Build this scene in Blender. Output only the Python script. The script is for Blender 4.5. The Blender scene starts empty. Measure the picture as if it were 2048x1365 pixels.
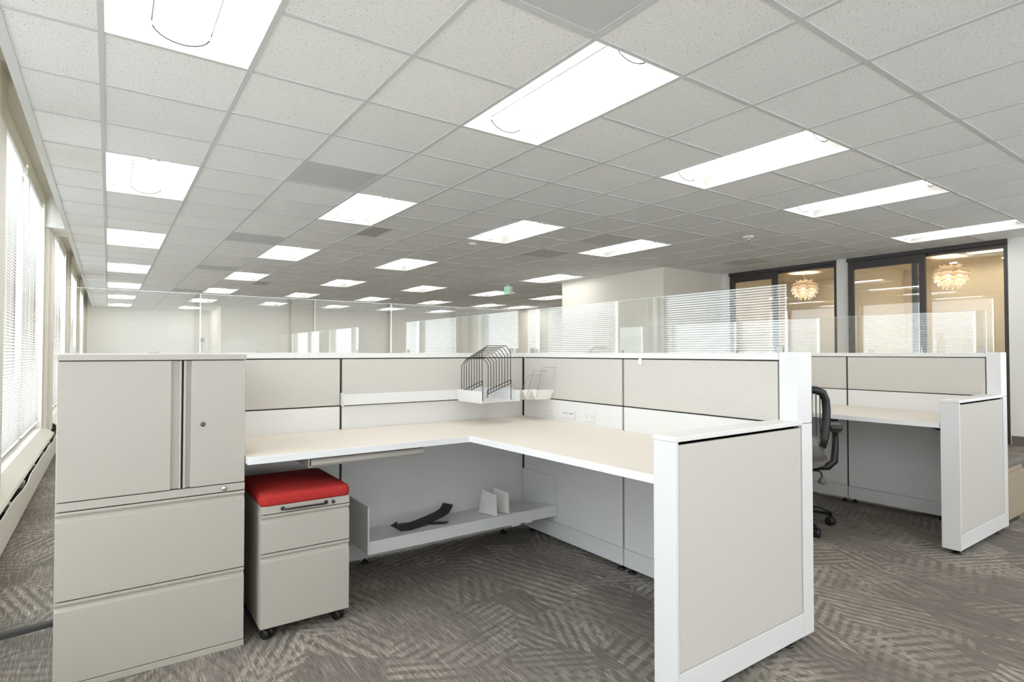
import bpy, math, random
from mathutils import Vector, Matrix
random.seed(7)
SC = bpy.context.scene
COL = SC.collection
PI = math.pi

# ------------------------------------------------------------------ camera, world, exposure
W_PX, F_PX = 2048.0, 1147.0
CAMZ = 1.1446
cam_d = bpy.data.cameras.new('camera')
cam_d.sensor_width = 36.0
cam_d.lens = 36.0 * F_PX / W_PX
cam_d.clip_start = 0.02
cam_d.clip_end = 200
cam = bpy.data.objects.new('camera', cam_d)
COL.objects.link(cam)
cam.location = (0, 0, CAMZ)
cam.rotation_euler = (PI / 2 + 0.0199, 0.0, -0.6133)
SC.camera = cam

world = bpy.data.worlds.new('sky')
SC.world = world
world.use_nodes = True
wn = world.node_tree.nodes
wl = world.node_tree.links
wn.clear()
wo = wn.new('ShaderNodeOutputWorld')
wb = wn.new('ShaderNodeBackground')
wb.inputs['Color'].default_value = (0.88, 0.94, 1.0, 1)
# overcast daylight above the horizon, made brighter below it to light the ceiling
tc = wn.new('ShaderNodeTexCoord')
sz = wn.new('ShaderNodeSeparateXYZ')
wl.new(tc.outputs['Generated'], sz.inputs[0])
wr_ = wn.new('ShaderNodeMapRange')
wr_.inputs['From Min'].default_value = -0.05
wr_.inputs['From Max'].default_value = 0.05
wr_.inputs['To Min'].default_value = 4.0
wr_.inputs['To Max'].default_value = 2.4
wl.new(sz.outputs['Z'], wr_.inputs['Value'])
wl.new(wr_.outputs[0], wb.inputs['Strength'])
wl.new(wb.outputs[0], wo.inputs[0])

LENS_STRENGTH = 4.5
SC.view_settings.view_transform = 'Standard'
SC.view_settings.look = 'None'
SC.view_settings.gamma = 1.0
SC.view_settings.use_curve_mapping = False
SC.view_settings.exposure = 1.2
SC.cycles.use_denoising = True
SC.cycles.max_bounces = 10
SC.cycles.diffuse_bounces = 7
SC.cycles.glossy_bounces = 5
SC.cycles.transmission_bounces = 6
SC.cycles.transparent_max_bounces = 24
SC.cycles.sample_clamp_indirect = 6.0
SC.cycles.caustics_reflective = False
SC.cycles.caustics_refractive = False

# ------------------------------------------------------------------ materials
MATS = {}


def nt(name):
    m = bpy.data.materials.new(name)
    m.use_nodes = True
    n = m.node_tree.nodes
    l = m.node_tree.links
    b = n['Principled BSDF']
    MATS[name] = m
    return m, n, l, b


def plain(name, col, rough=0.5, metal=0.0, spec=0.5, noise=0.0, nscale=8.0, bump=0.0, bscale=400.0):
    m, n, l, b = nt(name)
    b.inputs['Base Color'].default_value = (*col, 1)
    b.inputs['Roughness'].default_value = rough
    b.inputs['Metallic'].default_value = metal
    b.inputs['Specular IOR Level'].default_value = spec
    g = n.new('ShaderNodeNewGeometry')
    if noise > 0:
        t = n.new('ShaderNodeTexNoise')
        t.inputs['Scale'].default_value = nscale
        t.inputs['Detail'].default_value = 3
        l.new(g.outputs['Position'], t.inputs['Vector'])
        r = n.new('ShaderNodeMapRange')
        r.inputs['To Min'].default_value = 1 - noise
        r.inputs['To Max'].default_value = 1 + noise
        l.new(t.outputs['Fac'], r.inputs['Value'])
        v = n.new('ShaderNodeVectorMath')
        v.operation = 'SCALE'
        v.inputs[0].default_value = col
        l.new(r.outputs[0], v.inputs['Scale'])
        l.new(v.outputs[0], b.inputs['Base Color'])
    if bump > 0:
        t = n.new('ShaderNodeTexNoise')
        t.inputs['Scale'].default_value = bscale
        l.new(g.outputs['Position'], t.inputs['Vector'])
        bp = n.new('ShaderNodeBump')
        bp.inputs['Strength'].default_value = bump
        bp.inputs['Distance'].default_value = 0.001
        l.new(t.outputs['Fac'], bp.inputs['Height'])
        l.new(bp.outputs[0], b.inputs['Normal'])
    return m


plain('wall_paint', (0.86, 0.825, 0.745), 0.75, noise=0.015, bump=0.15, bscale=250)
plain('wall_white', (0.86, 0.85, 0.815), 0.7, noise=0.01, bump=0.1, bscale=250)
plain('room_paint', (0.88, 0.81, 0.68), 0.75, noise=0.02)
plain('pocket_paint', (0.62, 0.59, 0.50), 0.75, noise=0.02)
plain('tee_white', (0.66, 0.67, 0.665), 0.45)
plain('trim_white', (0.72, 0.72, 0.715), 0.42, noise=0.008, nscale=3)
plain('cap_white', (0.75, 0.74, 0.72), 0.4)
plain('tile_white', (0.74, 0.735, 0.725), 0.5, noise=0.01, nscale=2.5)
plain('dark_gap', (0.035, 0.03, 0.024), 0.6)
plain('putty_metal', (0.46, 0.43, 0.38), 0.42, noise=0.012, nscale=2.0, bump=0.05, bscale=900)
plain('putty_shade', (0.50, 0.48, 0.42), 0.45)
plain('bronze', (0.055, 0.048, 0.046), 0.4, metal=0.3)
plain('black_plastic', (0.012, 0.012, 0.012), 0.38, noise=0.05)
plain('black_rubber', (0.018, 0.017, 0.016), 0.55, noise=0.1, nscale=40)
plain('black_wire', (0.05, 0.042, 0.034), 0.4, metal=0.5)
plain('chrome', (0.75, 0.73, 0.70), 0.2, metal=1.0)
plain('lock_dark', (0.10, 0.09, 0.08), 0.3, metal=0.8)
plain('tray_metal', (0.42, 0.40, 0.36), 0.35, metal=0.35)
plain('white_plastic', (0.86, 0.85, 0.82), 0.4)
plain('slot_dark', (0.05, 0.05, 0.05), 0.6)
plain('convector_paint', (0.72, 0.69, 0.60), 0.5, noise=0.02, nscale=4)
plain('fin_metal', (0.30, 0.27, 0.22), 0.4, metal=0.6)
plain('window_frame', (0.22, 0.20, 0.17), 0.5, noise=0.03)
plain('taupe_metal', (0.36, 0.29, 0.20), 0.5, noise=0.02)
plain('grey_fabric', (0.17, 0.15, 0.135), 0.9, noise=0.08, nscale=300, bump=0.4, bscale=900)
plain('base_rubber', (0.17, 0.145, 0.115), 0.6)
plain('chair_shell', (0.16, 0.15, 0.135), 0.35)
plain('arm_pad', (0.035, 0.032, 0.028), 0.32)
plain('reflector', (0.90, 0.90, 0.88), 0.5)
plain('lens_seam', (0.045, 0.045, 0.045), 0.7, spec=0.1)
plain('vent_metal', (0.50, 0.50, 0.48), 0.5)
plain('lamp_cord', (0.8, 0.78, 0.7), 0.5)
plain('sign_body', (0.75, 0.77, 0.74), 0.45)


def emis(name, col, strength, base=(0.8, 0.8, 0.8)):
    m, n, l, b = nt(name)
    b.inputs['Base Color'].default_value = (*base, 1)
    b.inputs['Emission Color'].default_value = (*col, 1)
    b.inputs['Emission Strength'].default_value = strength
    return m


emis('lens', (1.0, 0.985, 0.95), LENS_STRENGTH)
emis('bulb', (1.0, 0.84, 0.66), 75.0)
emis('downlight', (1.0, 0.85, 0.62), 60.0)
emis('sign_green', (0.30, 0.72, 0.42), 0.25, (0.35, 0.7, 0.45))


def ceiling_tile():
    m, n, l, b = nt('ceiling_tile')
    g = n.new('ShaderNodeNewGeometry')
    t = n.new('ShaderNodeTexNoise')
    t.inputs['Scale'].default_value = 150
    t.inputs['Detail'].default_value = 2
    t.inputs['Roughness'].default_value = 0.6
    mp = n.new('ShaderNodeMapping')
    mp.inputs['Scale'].default_value = (1.0, 0.6, 1.0)
    mp.inputs['Rotation'].default_value = (0, 0, 0.5)
    l.new(g.outputs['Position'], mp.inputs['Vector'])
    l.new(mp.outputs[0], t.inputs['Vector'])
    r = n.new('ShaderNodeMapRange')
    r.inputs['From Min'].default_value = 0.31
    r.inputs['From Max'].default_value = 0.37
    r.inputs['To Min'].default_value = 0.38
    r.inputs['To Max'].default_value = 1.0
    l.new(t.outputs['Fac'], r.inputs['Value'])
    # faint tone difference from tile to tile
    sx = n.new('ShaderNodeVectorMath')
    sx.operation = 'SUBTRACT'
    sx.inputs[1].default_value = (-0.043, 3.0976, 0)
    l.new(g.outputs['Position'], sx.inputs[0])
    sc = n.new('ShaderNodeVectorMath')
    sc.operation = 'SCALE'
    sc.inputs['Scale'].default_value = 1 / 0.6096
    l.new(sx.outputs[0], sc.inputs[0])
    fl = n.new('ShaderNodeVectorMath')
    fl.operation = 'FLOOR'
    l.new(sc.outputs[0], fl.inputs[0])
    wnz = n.new('ShaderNodeTexWhiteNoise')
    wnz.noise_dimensions = '2D'
    l.new(fl.outputs[0], wnz.inputs['Vector'])
    r2 = n.new('ShaderNodeMapRange')
    r2.inputs['To Min'].default_value = 0.97
    r2.inputs['To Max'].default_value = 1.02
    l.new(wnz.outputs['Value'], r2.inputs['Value'])
    mu = n.new('ShaderNodeMath')
    mu.operation = 'MULTIPLY'
    l.new(r.outputs[0], mu.inputs[0])
    l.new(r2.outputs[0], mu.inputs[1])
    v = n.new('ShaderNodeVectorMath')
    v.operation = 'SCALE'
    v.inputs[0].default_value = (0.92, 0.92, 0.905)
    l.new(mu.outputs[0], v.inputs['Scale'])
    l.new(v.outputs[0], b.inputs['Base Color'])
    b.inputs['Roughness'].default_value = 0.9
    b.inputs['Specular IOR Level'].default_value = 0.2


ceiling_tile()


def fabric(name, col, rep=(900, 900, 900), amp=0.05, rough=0.85, bump=0.25):
    # woven cloth: fine horizontal threads
    m, n, l, b = nt(name)
    g = n.new('ShaderNodeNewGeometry')
    mp = n.new('ShaderNodeMapping')
    mp.inputs['Scale'].default_value = rep
    l.new(g.outputs['Position'], mp.inputs['Vector'])
    t = n.new('ShaderNodeTexNoise')
    t.inputs['Scale'].default_value = 1.0
    t.inputs['Detail'].default_value = 3
    l.new(mp.outputs[0], t.inputs['Vector'])
    r = n.new('ShaderNodeMapRange')
    r.inputs['From Min'].default_value = 0.25
    r.inputs['From Max'].default_value = 0.75
    r.inputs['To Min'].default_value = 1 - amp
    r.inputs['To Max'].default_value = 1 + amp
    l.new(t.outputs['Fac'], r.inputs['Value'])
    v = n.new('ShaderNodeVectorMath')
    v.operation = 'SCALE'
    v.inputs[0].default_value = col
    l.new(r.outputs[0], v.inputs['Scale'])
    l.new(v.outputs[0], b.inputs['Base Color'])
    bp = n.new('ShaderNodeBump')
    bp.inputs['Strength'].default_value = bump
    bp.inputs['Distance'].default_value = 0.0006
    l.new(t.outputs['Fac'], bp.inputs['Height'])
    l.new(bp.outputs[0], b.inputs['Normal'])
    b.inputs['Roughness'].default_value = rough
    b.inputs['Specular IOR Level'].default_value = 0.25
    return m


fabric('panel_fabric', (0.575, 0.55, 0.51), (45, 45, 700), 0.045)


def red_fabric():
    m, n, l, b = nt('red_fabric')
    g = n.new('ShaderNodeNewGeometry')
    sp = n.new('ShaderNodeSeparateXYZ')
    l.new(g.outputs['Position'], sp.inputs[0])
    s = n.new('ShaderNodeMath')
    s.operation = 'MULTIPLY'
    s.inputs[1].default_value = 2 * PI / 0.0062
    l.new(sp.outputs['X'], s.inputs[0])
    s2 = n.new('ShaderNodeMath')
    s2.operation = 'SINE'
    l.new(s.outputs[0], s2.inputs[0])
    t = n.new('ShaderNodeTexNoise')
    t.inputs['Scale'].default_value = 700
    l.new(g.outputs['Position'], t.inputs['Vector'])
    a = n.new('ShaderNodeMath')
    a.operation = 'MULTIPLY_ADD'
    a.inputs[1].default_value = 0.10
    a.inputs[2].default_value = 0.55
    l.new(s2.outputs[0], a.inputs[0])
    a2 = n.new('ShaderNodeMath')
    a2.operation = 'MULTIPLY_ADD'
    a2.inputs[1].default_value = 0.7
    l.new(t.outputs['Fac'], a2.inputs[0])
    l.new(a.outputs[0], a2.inputs[2])
    v = n.new('ShaderNodeVectorMath')
    v.operation = 'SCALE'
    v.inputs[0].default_value = (0.47, 0.034, 0.030)
    l.new(a2.outputs[0], v.inputs['Scale'])
    l.new(v.outputs[0], b.inputs['Base Color'])
    bp = n.new('ShaderNodeBump')
    bp.inputs['Strength'].default_value = 0.5
    bp.inputs['Distance'].default_value = 0.001
    l.new(a2.outputs[0], bp.inputs['Height'])
    l.new(bp.outputs[0], b.inputs['Normal'])
    b.inputs['Roughness'].default_value = 0.85
    b.inputs['Specular IOR Level'].default_value = 0.25


red_fabric()
plain('laminate', (0.74, 0.68, 0.60), 0.38, noise=0.012, nscale=30)
plain('edge_band', (0.80, 0.80, 0.81), 0.4)


def carpet():
    m, n, l, b = nt('carpet')
    g = n.new('ShaderNodeNewGeometry')

    def math_(op, a, bb=None, c=None):
        k = n.new('ShaderNodeMath')
        k.operation = op
        for i, q in enumerate((a, bb, c)):
            if q is None:
                continue
            if isinstance(q, (int, float)):
                k.inputs[i].default_value = q
            else:
                l.new(q, k.inputs[i])
        return k.outputs[0]

    def noise(vec, scale, detail=2, rough=0.5):
        t = n.new('ShaderNodeTexNoise')
        t.inputs['Scale'].default_value = scale
        t.inputs['Detail'].default_value = detail
        t.inputs['Roughness'].default_value = rough
        l.new(vec, t.inputs['Vector'])
        return t

    def mapping(vec, scale=(1, 1, 1), loc=(0, 0, 0), rot=0.0):
        k = n.new('ShaderNodeMapping')
        k.inputs['Scale'].default_value = scale
        k.inputs['Location'].default_value = loc
        k.inputs['Rotation'].default_value = (0, 0, rot)
        l.new(vec, k.inputs['Vector'])
        return k.outputs[0]

    def rng(x, a, bb, c, d):
        k = n.new('ShaderNodeMapRange')
        for nm, v in zip(('From Min', 'From Max', 'To Min', 'To Max'), (a, bb, c, d)):
            k.inputs[nm].default_value = v
        l.new(x, k.inputs['Value'])
        return k.outputs[0]

    pos = g.outputs['Position']
    # wobble the coordinates a little so bands have uneven edges
    wob = noise(pos, 14, 3)
    wv = n.new('ShaderNodeVectorMath')
    wv.operation = 'MULTIPLY_ADD'
    l.new(wob.outputs['Color'], wv.inputs[0])
    wv.inputs[1].default_value = (0.022, 0.022, 0)
    l.new(pos, wv.inputs[2])
    p2 = wv.outputs[0]
    sp = n.new('ShaderNodeSeparateXYZ')
    l.new(p2, sp.inputs[0])
    total = None
    for (scale, off, pitch) in ((3.5, 0.0, 0.042), (3.0, 7.3, 0.052)):
        vo = n.new('ShaderNodeTexVoronoi')
        vo.inputs['Scale'].default_value = 1.0
        vo.inputs['Randomness'].default_value = 0.75
        l.new(mapping(p2, (scale, scale * 0.8, 1), (off, off, 0), 0.6), vo.inputs['Vector'])
        se = n.new('ShaderNodeSeparateColor')
        l.new(vo.outputs['Color'], se.inputs[0])
        k4 = math_('FLOOR', math_('MULTIPLY', se.outputs[0], 4.0))
        ang = math_('MULTIPLY_ADD', k4, PI / 4, 0.30)
        u = math_('ADD', math_('MULTIPLY', sp.outputs['X'], math_('COSINE', ang)),
                  math_('MULTIPLY', sp.outputs['Y'], math_('SINE', ang)))
        st = math_('SINE', math_('MULTIPLY', u, 2 * PI / pitch))
        st = rng(st, -0.55, 0.35, 0.0, 1.0)
        on = rng(se.outputs[1], 0.30, 0.42, 0.0, 1.0)
        st = math_('MULTIPLY', st, on)
        total = st if total is None else math_('MAXIMUM', total, math_('MULTIPLY', st, 0.8))
    # broad worn patches fade the bands
    pt = noise(mapping(pos, (1, 0.7, 1)), 2.1, 3, 0.6)
    amt = rng(pt.outputs['Fac'], 0.38, 0.60, 0.15, 1.0)
    bands = math_('MULTIPLY', total, amt)
    # broken, blotchy yarn inside the bands
    bl = noise(mapping(pos, (60, 22, 1)), 1.0, 3, 0.6)
    bands = math_('MULTIPLY', bands, rng(bl.outputs['Fac'], 0.36, 0.56, 0.25, 1.0))
    # fine yarn lines along the length of the room
    s1 = noise(mapping(pos, (230, 5, 1)), 1.0, 2, 0.5)
    s2 = noise(mapping(pos, (420, 16, 1), (3, 9, 0)), 1.0, 2, 0.6)
    l1 = rng(s1.outputs['Fac'], 0.54, 0.66, 0.0, 1.0)
    l2 = rng(s2.outputs['Fac'], 0.40, 0.66, 0.0, 1.0)
    d1 = rng(s2.outputs['Fac'], 0.25, 0.42, 0.55, 1.0)
    val = math_('ADD', math_('MULTIPLY', bands, 0.52),
                math_('ADD', math_('MULTIPLY', l1, 0.36), math_('MULTIPLY', l2, 0.24)))
    val = math_('MULTIPLY', val, d1)
    cr = n.new('ShaderNodeValToRGB')
    e = cr.color_ramp.elements
    e[0].position = 0.0
    e[0].color = (0.125, 0.110, 0.095, 1)
    e[1].position = 1.0
    e[1].color = (0.56, 0.51, 0.44, 1)
    k = e.new(0.45)
    k.color = (0.29, 0.26, 0.225, 1)
    l.new(val, cr.inputs[0])
    l.new(cr.outputs[0], b.inputs['Base Color'])
    bp = n.new('ShaderNodeBump')
    bp.inputs['Strength'].default_value = 0.5
    bp.inputs['Distance'].default_value = 0.002
    l.new(val, bp.inputs['Height'])
    l.new(bp.outputs[0], b.inputs['Normal'])
    b.inputs['Roughness'].default_value = 0.95
    b.inputs['Specular IOR Level'].default_value = 0.15


carpet()


def glass(name, tint, ior=1.5, rough=0.0, extra=0.0):
    m, n, l, b = nt(name)
    n.remove(b)
    out = [q for q in n if q.type == 'OUTPUT_MATERIAL'][0]
    tr = n.new('ShaderNodeBsdfTransparent')
    tr.inputs[0].default_value = (*tint, 1)
    gl = n.new('ShaderNodeBsdfGlossy')
    gl.inputs['Color'].default_value = (1, 1, 1, 1)
    gl.inputs['Roughness'].default_value = rough
    fr = n.new('ShaderNodeFresnel')
    # same reflectance from either side of the thin pane
    ge = n.new('ShaderNodeNewGeometry')
    ii = n.new('ShaderNodeMapRange')
    ii.inputs['To Min'].default_value = ior
    ii.inputs['To Max'].default_value = 1 / ior
    l.new(ge.outputs['Backfacing'], ii.inputs['Value'])
    l.new(ii.outputs[0], fr.inputs['IOR'])
    mx = n.new('ShaderNodeMixShader')
    ad = n.new('ShaderNodeMath')
    ad.operation = 'ADD'
    ad.use_clamp = True
    ad.inputs[1].default_value = extra
    l.new(fr.outputs[0], ad.inputs[0])
    l.new(ad.outputs[0], mx.inputs[0])
    l.new(tr.outputs[0], mx.inputs[1])
    l.new(gl.outputs[0], mx.inputs[2])
    l.new(mx.outputs[0], out.inputs['Surface'])
    return m


glass('clear_glass', (0.975, 0.985, 0.978), 1.5, 0.0, 0.035)
glass('window_glass', (0.98, 0.99, 0.99), 1.4)
glass('acrylic', (0.985, 0.985, 0.99), 1.2)
glass('door_glass', (0.97, 0.975, 0.96), 1.5, 0.0, 0.03)
plain('glass_edge', (0.72, 0.82, 0.79), 0.25)
plain('sheet_rim', (0.22, 0.20, 0.21), 0.3)


def thin_translucent(name, col, mix=0.35, rough=0.5):
    m, n, l, b = nt(name)
    n.remove(b)
    out = [q for q in n if q.type == 'OUTPUT_MATERIAL'][0]
    d = n.new('ShaderNodeBsdfDiffuse')
    d.inputs[0].default_value = (*col, 1)
    t = n.new('ShaderNodeBsdfTranslucent')
    t.inputs[0].default_value = (*col, 1)
    mx = n.new('ShaderNodeMixShader')
    mx.inputs[0].default_value = mix
    l.new(d.outputs[0], mx.inputs[1])
    l.new(t.outputs[0], mx.inputs[2])
    l.new(mx.outputs[0], out.inputs['Surface'])


thin_translucent('blind_slat', (0.60, 0.585, 0.56), 0.15)
thin_translucent('petal', (0.97, 0.91, 0.84), 0.6)


def vent_mat():
    # perforated grey metal
    m, n, l, b = nt('perforated')
    g = n.new('ShaderNodeNewGeometry')
    mp = n.new('ShaderNodeMapping')
    mp.inputs['Scale'].default_value = (130, 130, 1)
    l.new(g.outputs['Position'], mp.inputs['Vector'])
    v = n.new('ShaderNodeTexVoronoi')
    v.inputs['Scale'].default_value = 1
    v.inputs['Randomness'].default_value = 0
    l.new(mp.outputs[0], v.inputs['Vector'])
    r = n.new('ShaderNodeMapRange')
    r.inputs['From Min'].default_value = 0.22
    r.inputs['From Max'].default_value = 0.34
    r.inputs['To Min'].default_value = 0.12
    r.inputs['To Max'].default_value = 0.64
    l.new(v.outputs['Distance'], r.inputs['Value'])
    l.new(r.outputs[0], b.inputs['Base Color'])
    b.inputs['Roughness'].default_value = 0.5


vent_mat()


# ------------------------------------------------------------------ mesh helpers
class MB:
    def __init__(self):
        self.v, self.f, self.m, self.s = [], [], [], []

    def quad(self, pts, mi=0, smooth=False):
        b = len(self.v)
        self.v += [tuple(p) for p in pts]
        self.f.append(tuple(range(b, b + len(pts))))
        self.m.append(mi)
        self.s.append(smooth)
        return self

    def box(self, x0, x1, y0, y1, z0, z1, mi=0):
        x0, x1 = min(x0, x1), max(x0, x1)
        y0, y1 = min(y0, y1), max(y0, y1)
        z0, z1 = min(z0, z1), max(z0, z1)
        b = len(self.v)
        self.v += [(x0, y0, z0), (x1, y0, z0), (x1, y1, z0), (x0, y1, z0),
                   (x0, y0, z1), (x1, y0, z1), (x1, y1, z1), (x0, y1, z1)]
        for f in ((0, 3, 2, 1), (4, 5, 6, 7), (0, 1, 5, 4), (1, 2, 6, 5), (2, 3, 7, 6), (3, 0, 4, 7)):
            self.f.append(tuple(b + i for i in f))
            self.m.append(mi)
            self.s.append(False)
        return self

    def prism(self, poly, a0, a1, axis='z', mi=0, top=None, smooth=False):
        """extrude a 2-D polygon (counter-clockwise) along an axis"""
        n = len(poly)
        b = len(self.v)

        def P(p, a):
            if axis == 'z':
                return (p[0], p[1], a)
            if axis == 'x':
                return (a, p[0], p[1])
            return (p[0], a, p[1])
        self.v += [P(p, a0) for p in poly] + [P(p, a1) for p in poly]
        flip = axis == 'y'
        lo, hi = tuple(b + i for i in reversed(range(n))), tuple(b + n + i for i in range(n))
        if flip:
            lo, hi = tuple(reversed(lo)), tuple(reversed(hi))
        self.f += [lo, hi]
        self.m += [mi, mi if top is None else top]
        self.s += [False, False]
        for i in range(n):
            j = (i + 1) % n
            q = (b + i, b + j, b + n + j, b + n + i)
            self.f.append(tuple(reversed(q)) if flip else q)
            self.m.append(mi)
            self.s.append(smooth)
        return self

    def tube(self, pts, r, seg=8, closed=False, mi=0, caps=True):
        pts = [Vector(p) for p in pts]
        n = len(pts)
        rr = r if isinstance(r, (list, tuple)) else [r] * n
        rings = []
        prev = None
        for i, p in enumerate(pts):
            if closed:
                t = (pts[(i + 1) % n] - pts[i - 1]).normalized()
            else:
                t = (pts[min(i + 1, n - 1)] - pts[max(i - 1, 0)]).normalized()
            if prev is None:
                a = Vector((0, 0, 1)) if abs(t.z) < 0.9 else Vector((1, 0, 0))
                u = t.cross(a).normalized()
            else:
                u = (prev - t * prev.dot(t))
                u = u.normalized() if u.length > 1e-6 else t.orthogonal().normalized()
            prev = u
            w = t.cross(u)
            b = len(self.v)
            for k in range(seg):
                an = 2 * PI * k / seg
                self.v.append(tuple(p + (u * math.cos(an) + w * math.sin(an)) * rr[i]))
            rings.append(b)
        m = n if closed else n - 1
        for i in range(m):
            a, c = rings[i], rings[(i + 1) % n]
            for k in range(seg):
                k2 = (k + 1) % seg
                self.f.append((a + k, a + k2, c + k2, c + k))
                self.m.append(mi)
                self.s.append(True)
        if not closed and caps:
            self.f.append(tuple(rings[0] + k for k in reversed(range(seg))))
            self.f.append(tuple(rings[-1] + k for k in range(seg)))
            self.m += [mi, mi]
            self.s += [False, False]
        return self

    def lathe(self, prof, c, seg=24, axis='z', mi=0, smooth=True):
        """prof: list of (r, h)"""
        rings = []
        for (r, h) in prof:
            b = len(self.v)
            for k in range(seg):
                a = 2 * PI * k / seg
                x, y = r * math.cos(a), r * math.sin(a)
                if axis == 'z':
                    p = (c[0] + x, c[1] + y, c[2] + h)
                elif axis == 'x':
                    p = (c[0] + h, c[1] + x, c[2] + y)
                else:
                    p = (c[0] + y, c[1] + h, c[2] + x)
                self.v.append(p)
            rings.append(b)
        for a, d in zip(rings, rings[1:]):
            for k in range(seg):
                k2 = (k + 1) % seg
                self.f.append((a + k, a + k2, d + k2, d + k))
                self.m.append(mi)
                self.s.append(smooth)
        self.f.append(tuple(rings[0] + k for k in reversed(range(seg))))
        self.f.append(tuple(rings[-1] + k for k in range(seg)))
        self.m += [mi, mi]
        self.s += [False, False]
        return self

    def ribbon(self, pts, side, w, th, mi=0):
        """flat strip with thickness following pts; side = width direction per point or one vector"""
        pts = [Vector(p) for p in pts]
        n = len(pts)
        rings = []
        for i, p in enumerate(pts):
            t = (pts[min(i + 1, n - 1)] - pts[max(i - 1, 0)]).normalized()
            s = Vector(side[i] if isinstance(side[0], (list, tuple)) else side)
            s = (s - t * s.dot(t)).normalized()
            nn = s.cross(t).normalized()
            b = len(self.v)
            for (a, c) in ((-.5, -.5), (.5, -.5), (.5, .5), (-.5, .5)):
                self.v.append(tuple(p + s * a * w + nn * c * th))
            rings.append(b)
        for a, d in zip(rings, rings[1:]):
            for k in range(4):
                k2 = (k + 1) % 4
                self.f.append((a + k, a + k2, d + k2, d + k))
                self.m.append(mi)
                self.s.append(False)
        self.f.append(tuple(rings[0] + k for k in (3, 2, 1, 0)))
        self.f.append(tuple(rings[-1] + k for k in range(4)))
        self.m += [mi, mi]
        self.s += [False, False]
        return self

    def xf(self, M, start=0):
        for i in range(start, len(self.v)):
            self.v[i] = tuple(M @ Vector(self.v[i]))
        return self


def build(name, mb, mats, parent=None, org=(0, 0, 0), bevel=0.0, seg=2):
    if isinstance(mats, str):
        mats = [mats]
    me = bpy.data.meshes.new(name)
    o3 = org
    me.from_pydata([(v[0] - o3[0], v[1] - o3[1], v[2] - o3[2]) for v in mb.v], [], mb.f)
    for k in mats:
        me.materials.append(MATS[k])
    for i, p in enumerate(me.polygons):
        p.material_index = mb.m[i]
        p.use_smooth = mb.s[i]
    import bmesh
    bm = bmesh.new()
    bm.from_mesh(me)
    bmesh.ops.recalc_face_normals(bm, faces=bm.faces[:])
    bm.to_mesh(me)
    bm.free()
    me.update()
    o = bpy.data.objects.new(name, me)
    COL.objects.link(o)
    if parent is not None:
        o.parent = parent
    if bevel > 0:
        bv = o.modifiers.new('bevel', 'BEVEL')
        bv.width = bevel
        bv.segments = seg
        bv.limit_method = 'ANGLE'
        bv.angle_limit = math.radians(40)
        bv.harden_normals = False
    return o


def tag(o, label=None, cat=None, group=None, kind=None):
    if label:
        o['label'] = label
    if cat:
        o['category'] = cat
    if group:
        o['group'] = group
    if kind:
        o['kind'] = kind
    return o


def struct(name, mb, mats, bevel=0.0):
    return tag(build(name, mb, mats, bevel=bevel), kind='structure')


def root(name, loc, label, cat, group=None, rz=0.0):
    o = bpy.data.objects.new(name, None)
    o.empty_display_size = 0.05
    COL.objects.link(o)
    o.location = loc
    o.rotation_euler = (0, 0, rz)
    return tag(o, label, cat, group)


def dup(r, loc=None, label=None, group=None, rz=None):
    n = r.copy()
    COL.objects.link(n)
    if loc is not None:
        n.location = loc
    if rz is not None:
        n.rotation_euler = (0, 0, rz)
    if label:
        n['label'] = label
    if group:
        n['group'] = group
    for c in list(r.children):
        d = c.copy()
        COL.objects.link(d)
        d.parent = n
        for g in list(c.children):
            e = g.copy()
            COL.objects.link(e)
            e.parent = d
    return n


# ------------------------------------------------------------------ room shell
CZ = 2.562                     # ceiling height
T = 0.6096                     # ceiling module
GX, GY = -0.043, 3.0976        # grid origin
XL = -0.60                     # window wall, inner face
XR = 9.15                      # glazed wall on the right
Y0R, YA, YB = -4.2, 22.0, 19.4
CEX = -0.378                   # ceiling edge at the window pocket

struct('floor', MB().box(-0.9, 14.2, -5.4, 22.4, -0.12, 0.0), 'carpet')

# left wall with its window openings
bays = [(-2.6, 0.64), (1.2, 4.44), (5.0, 8.24), (9.0, 12.24), (13.0, 16.24), (17.0, 20.24)]
WZ0, WZ1 = 0.30, 2.80
wl_ = MB()
wl_.box(-0.80, XL, Y0R, YA + .2, -.02, WZ0)
wl_.box(-0.80, XL, Y0R, YA + .2, WZ1, 2.95)
prev = Y0R
for a, b in bays:
    wl_.box(-0.80, XL, prev, a, WZ0, WZ1)
    prev = b
wl_.box(-0.80, XL, prev, YA + .2, WZ0, WZ1)
struct('wall_left', wl_, 'wall_paint')
# far walls: a deep alcove on the left, the nearer wall to its right
struct('wall_far', MB().box(-0.8, 2.9, YA, YA + .2, 0, 2.9), 'wall_white')
struct('wall_back', MB().box(2.80, 11.4, YB, YB + .15, 0, 2.9).box(2.80, 2.92, YB + .15, YA, 0, 2.9), 'wall_paint')
rear = [(-.30, 2.60), (2.95, 5.85), (6.20, 9.0)]
wq = MB()
wq.box(-0.8, 9.3, Y0R - .15, Y0R, 0, WZ0).box(-0.8, 9.3, Y0R - .15, Y0R, WZ1 - .28, 2.9)
px = -.8
for a, b in rear:
    wq.box(px, a, Y0R - .15, Y0R, WZ0, WZ1 - .28)
    px = b
wq.box(px, 9.3, Y0R - .15, Y0R, WZ0, WZ1 - .28)
struct('wall_rear', wq, 'wall_white')
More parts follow.
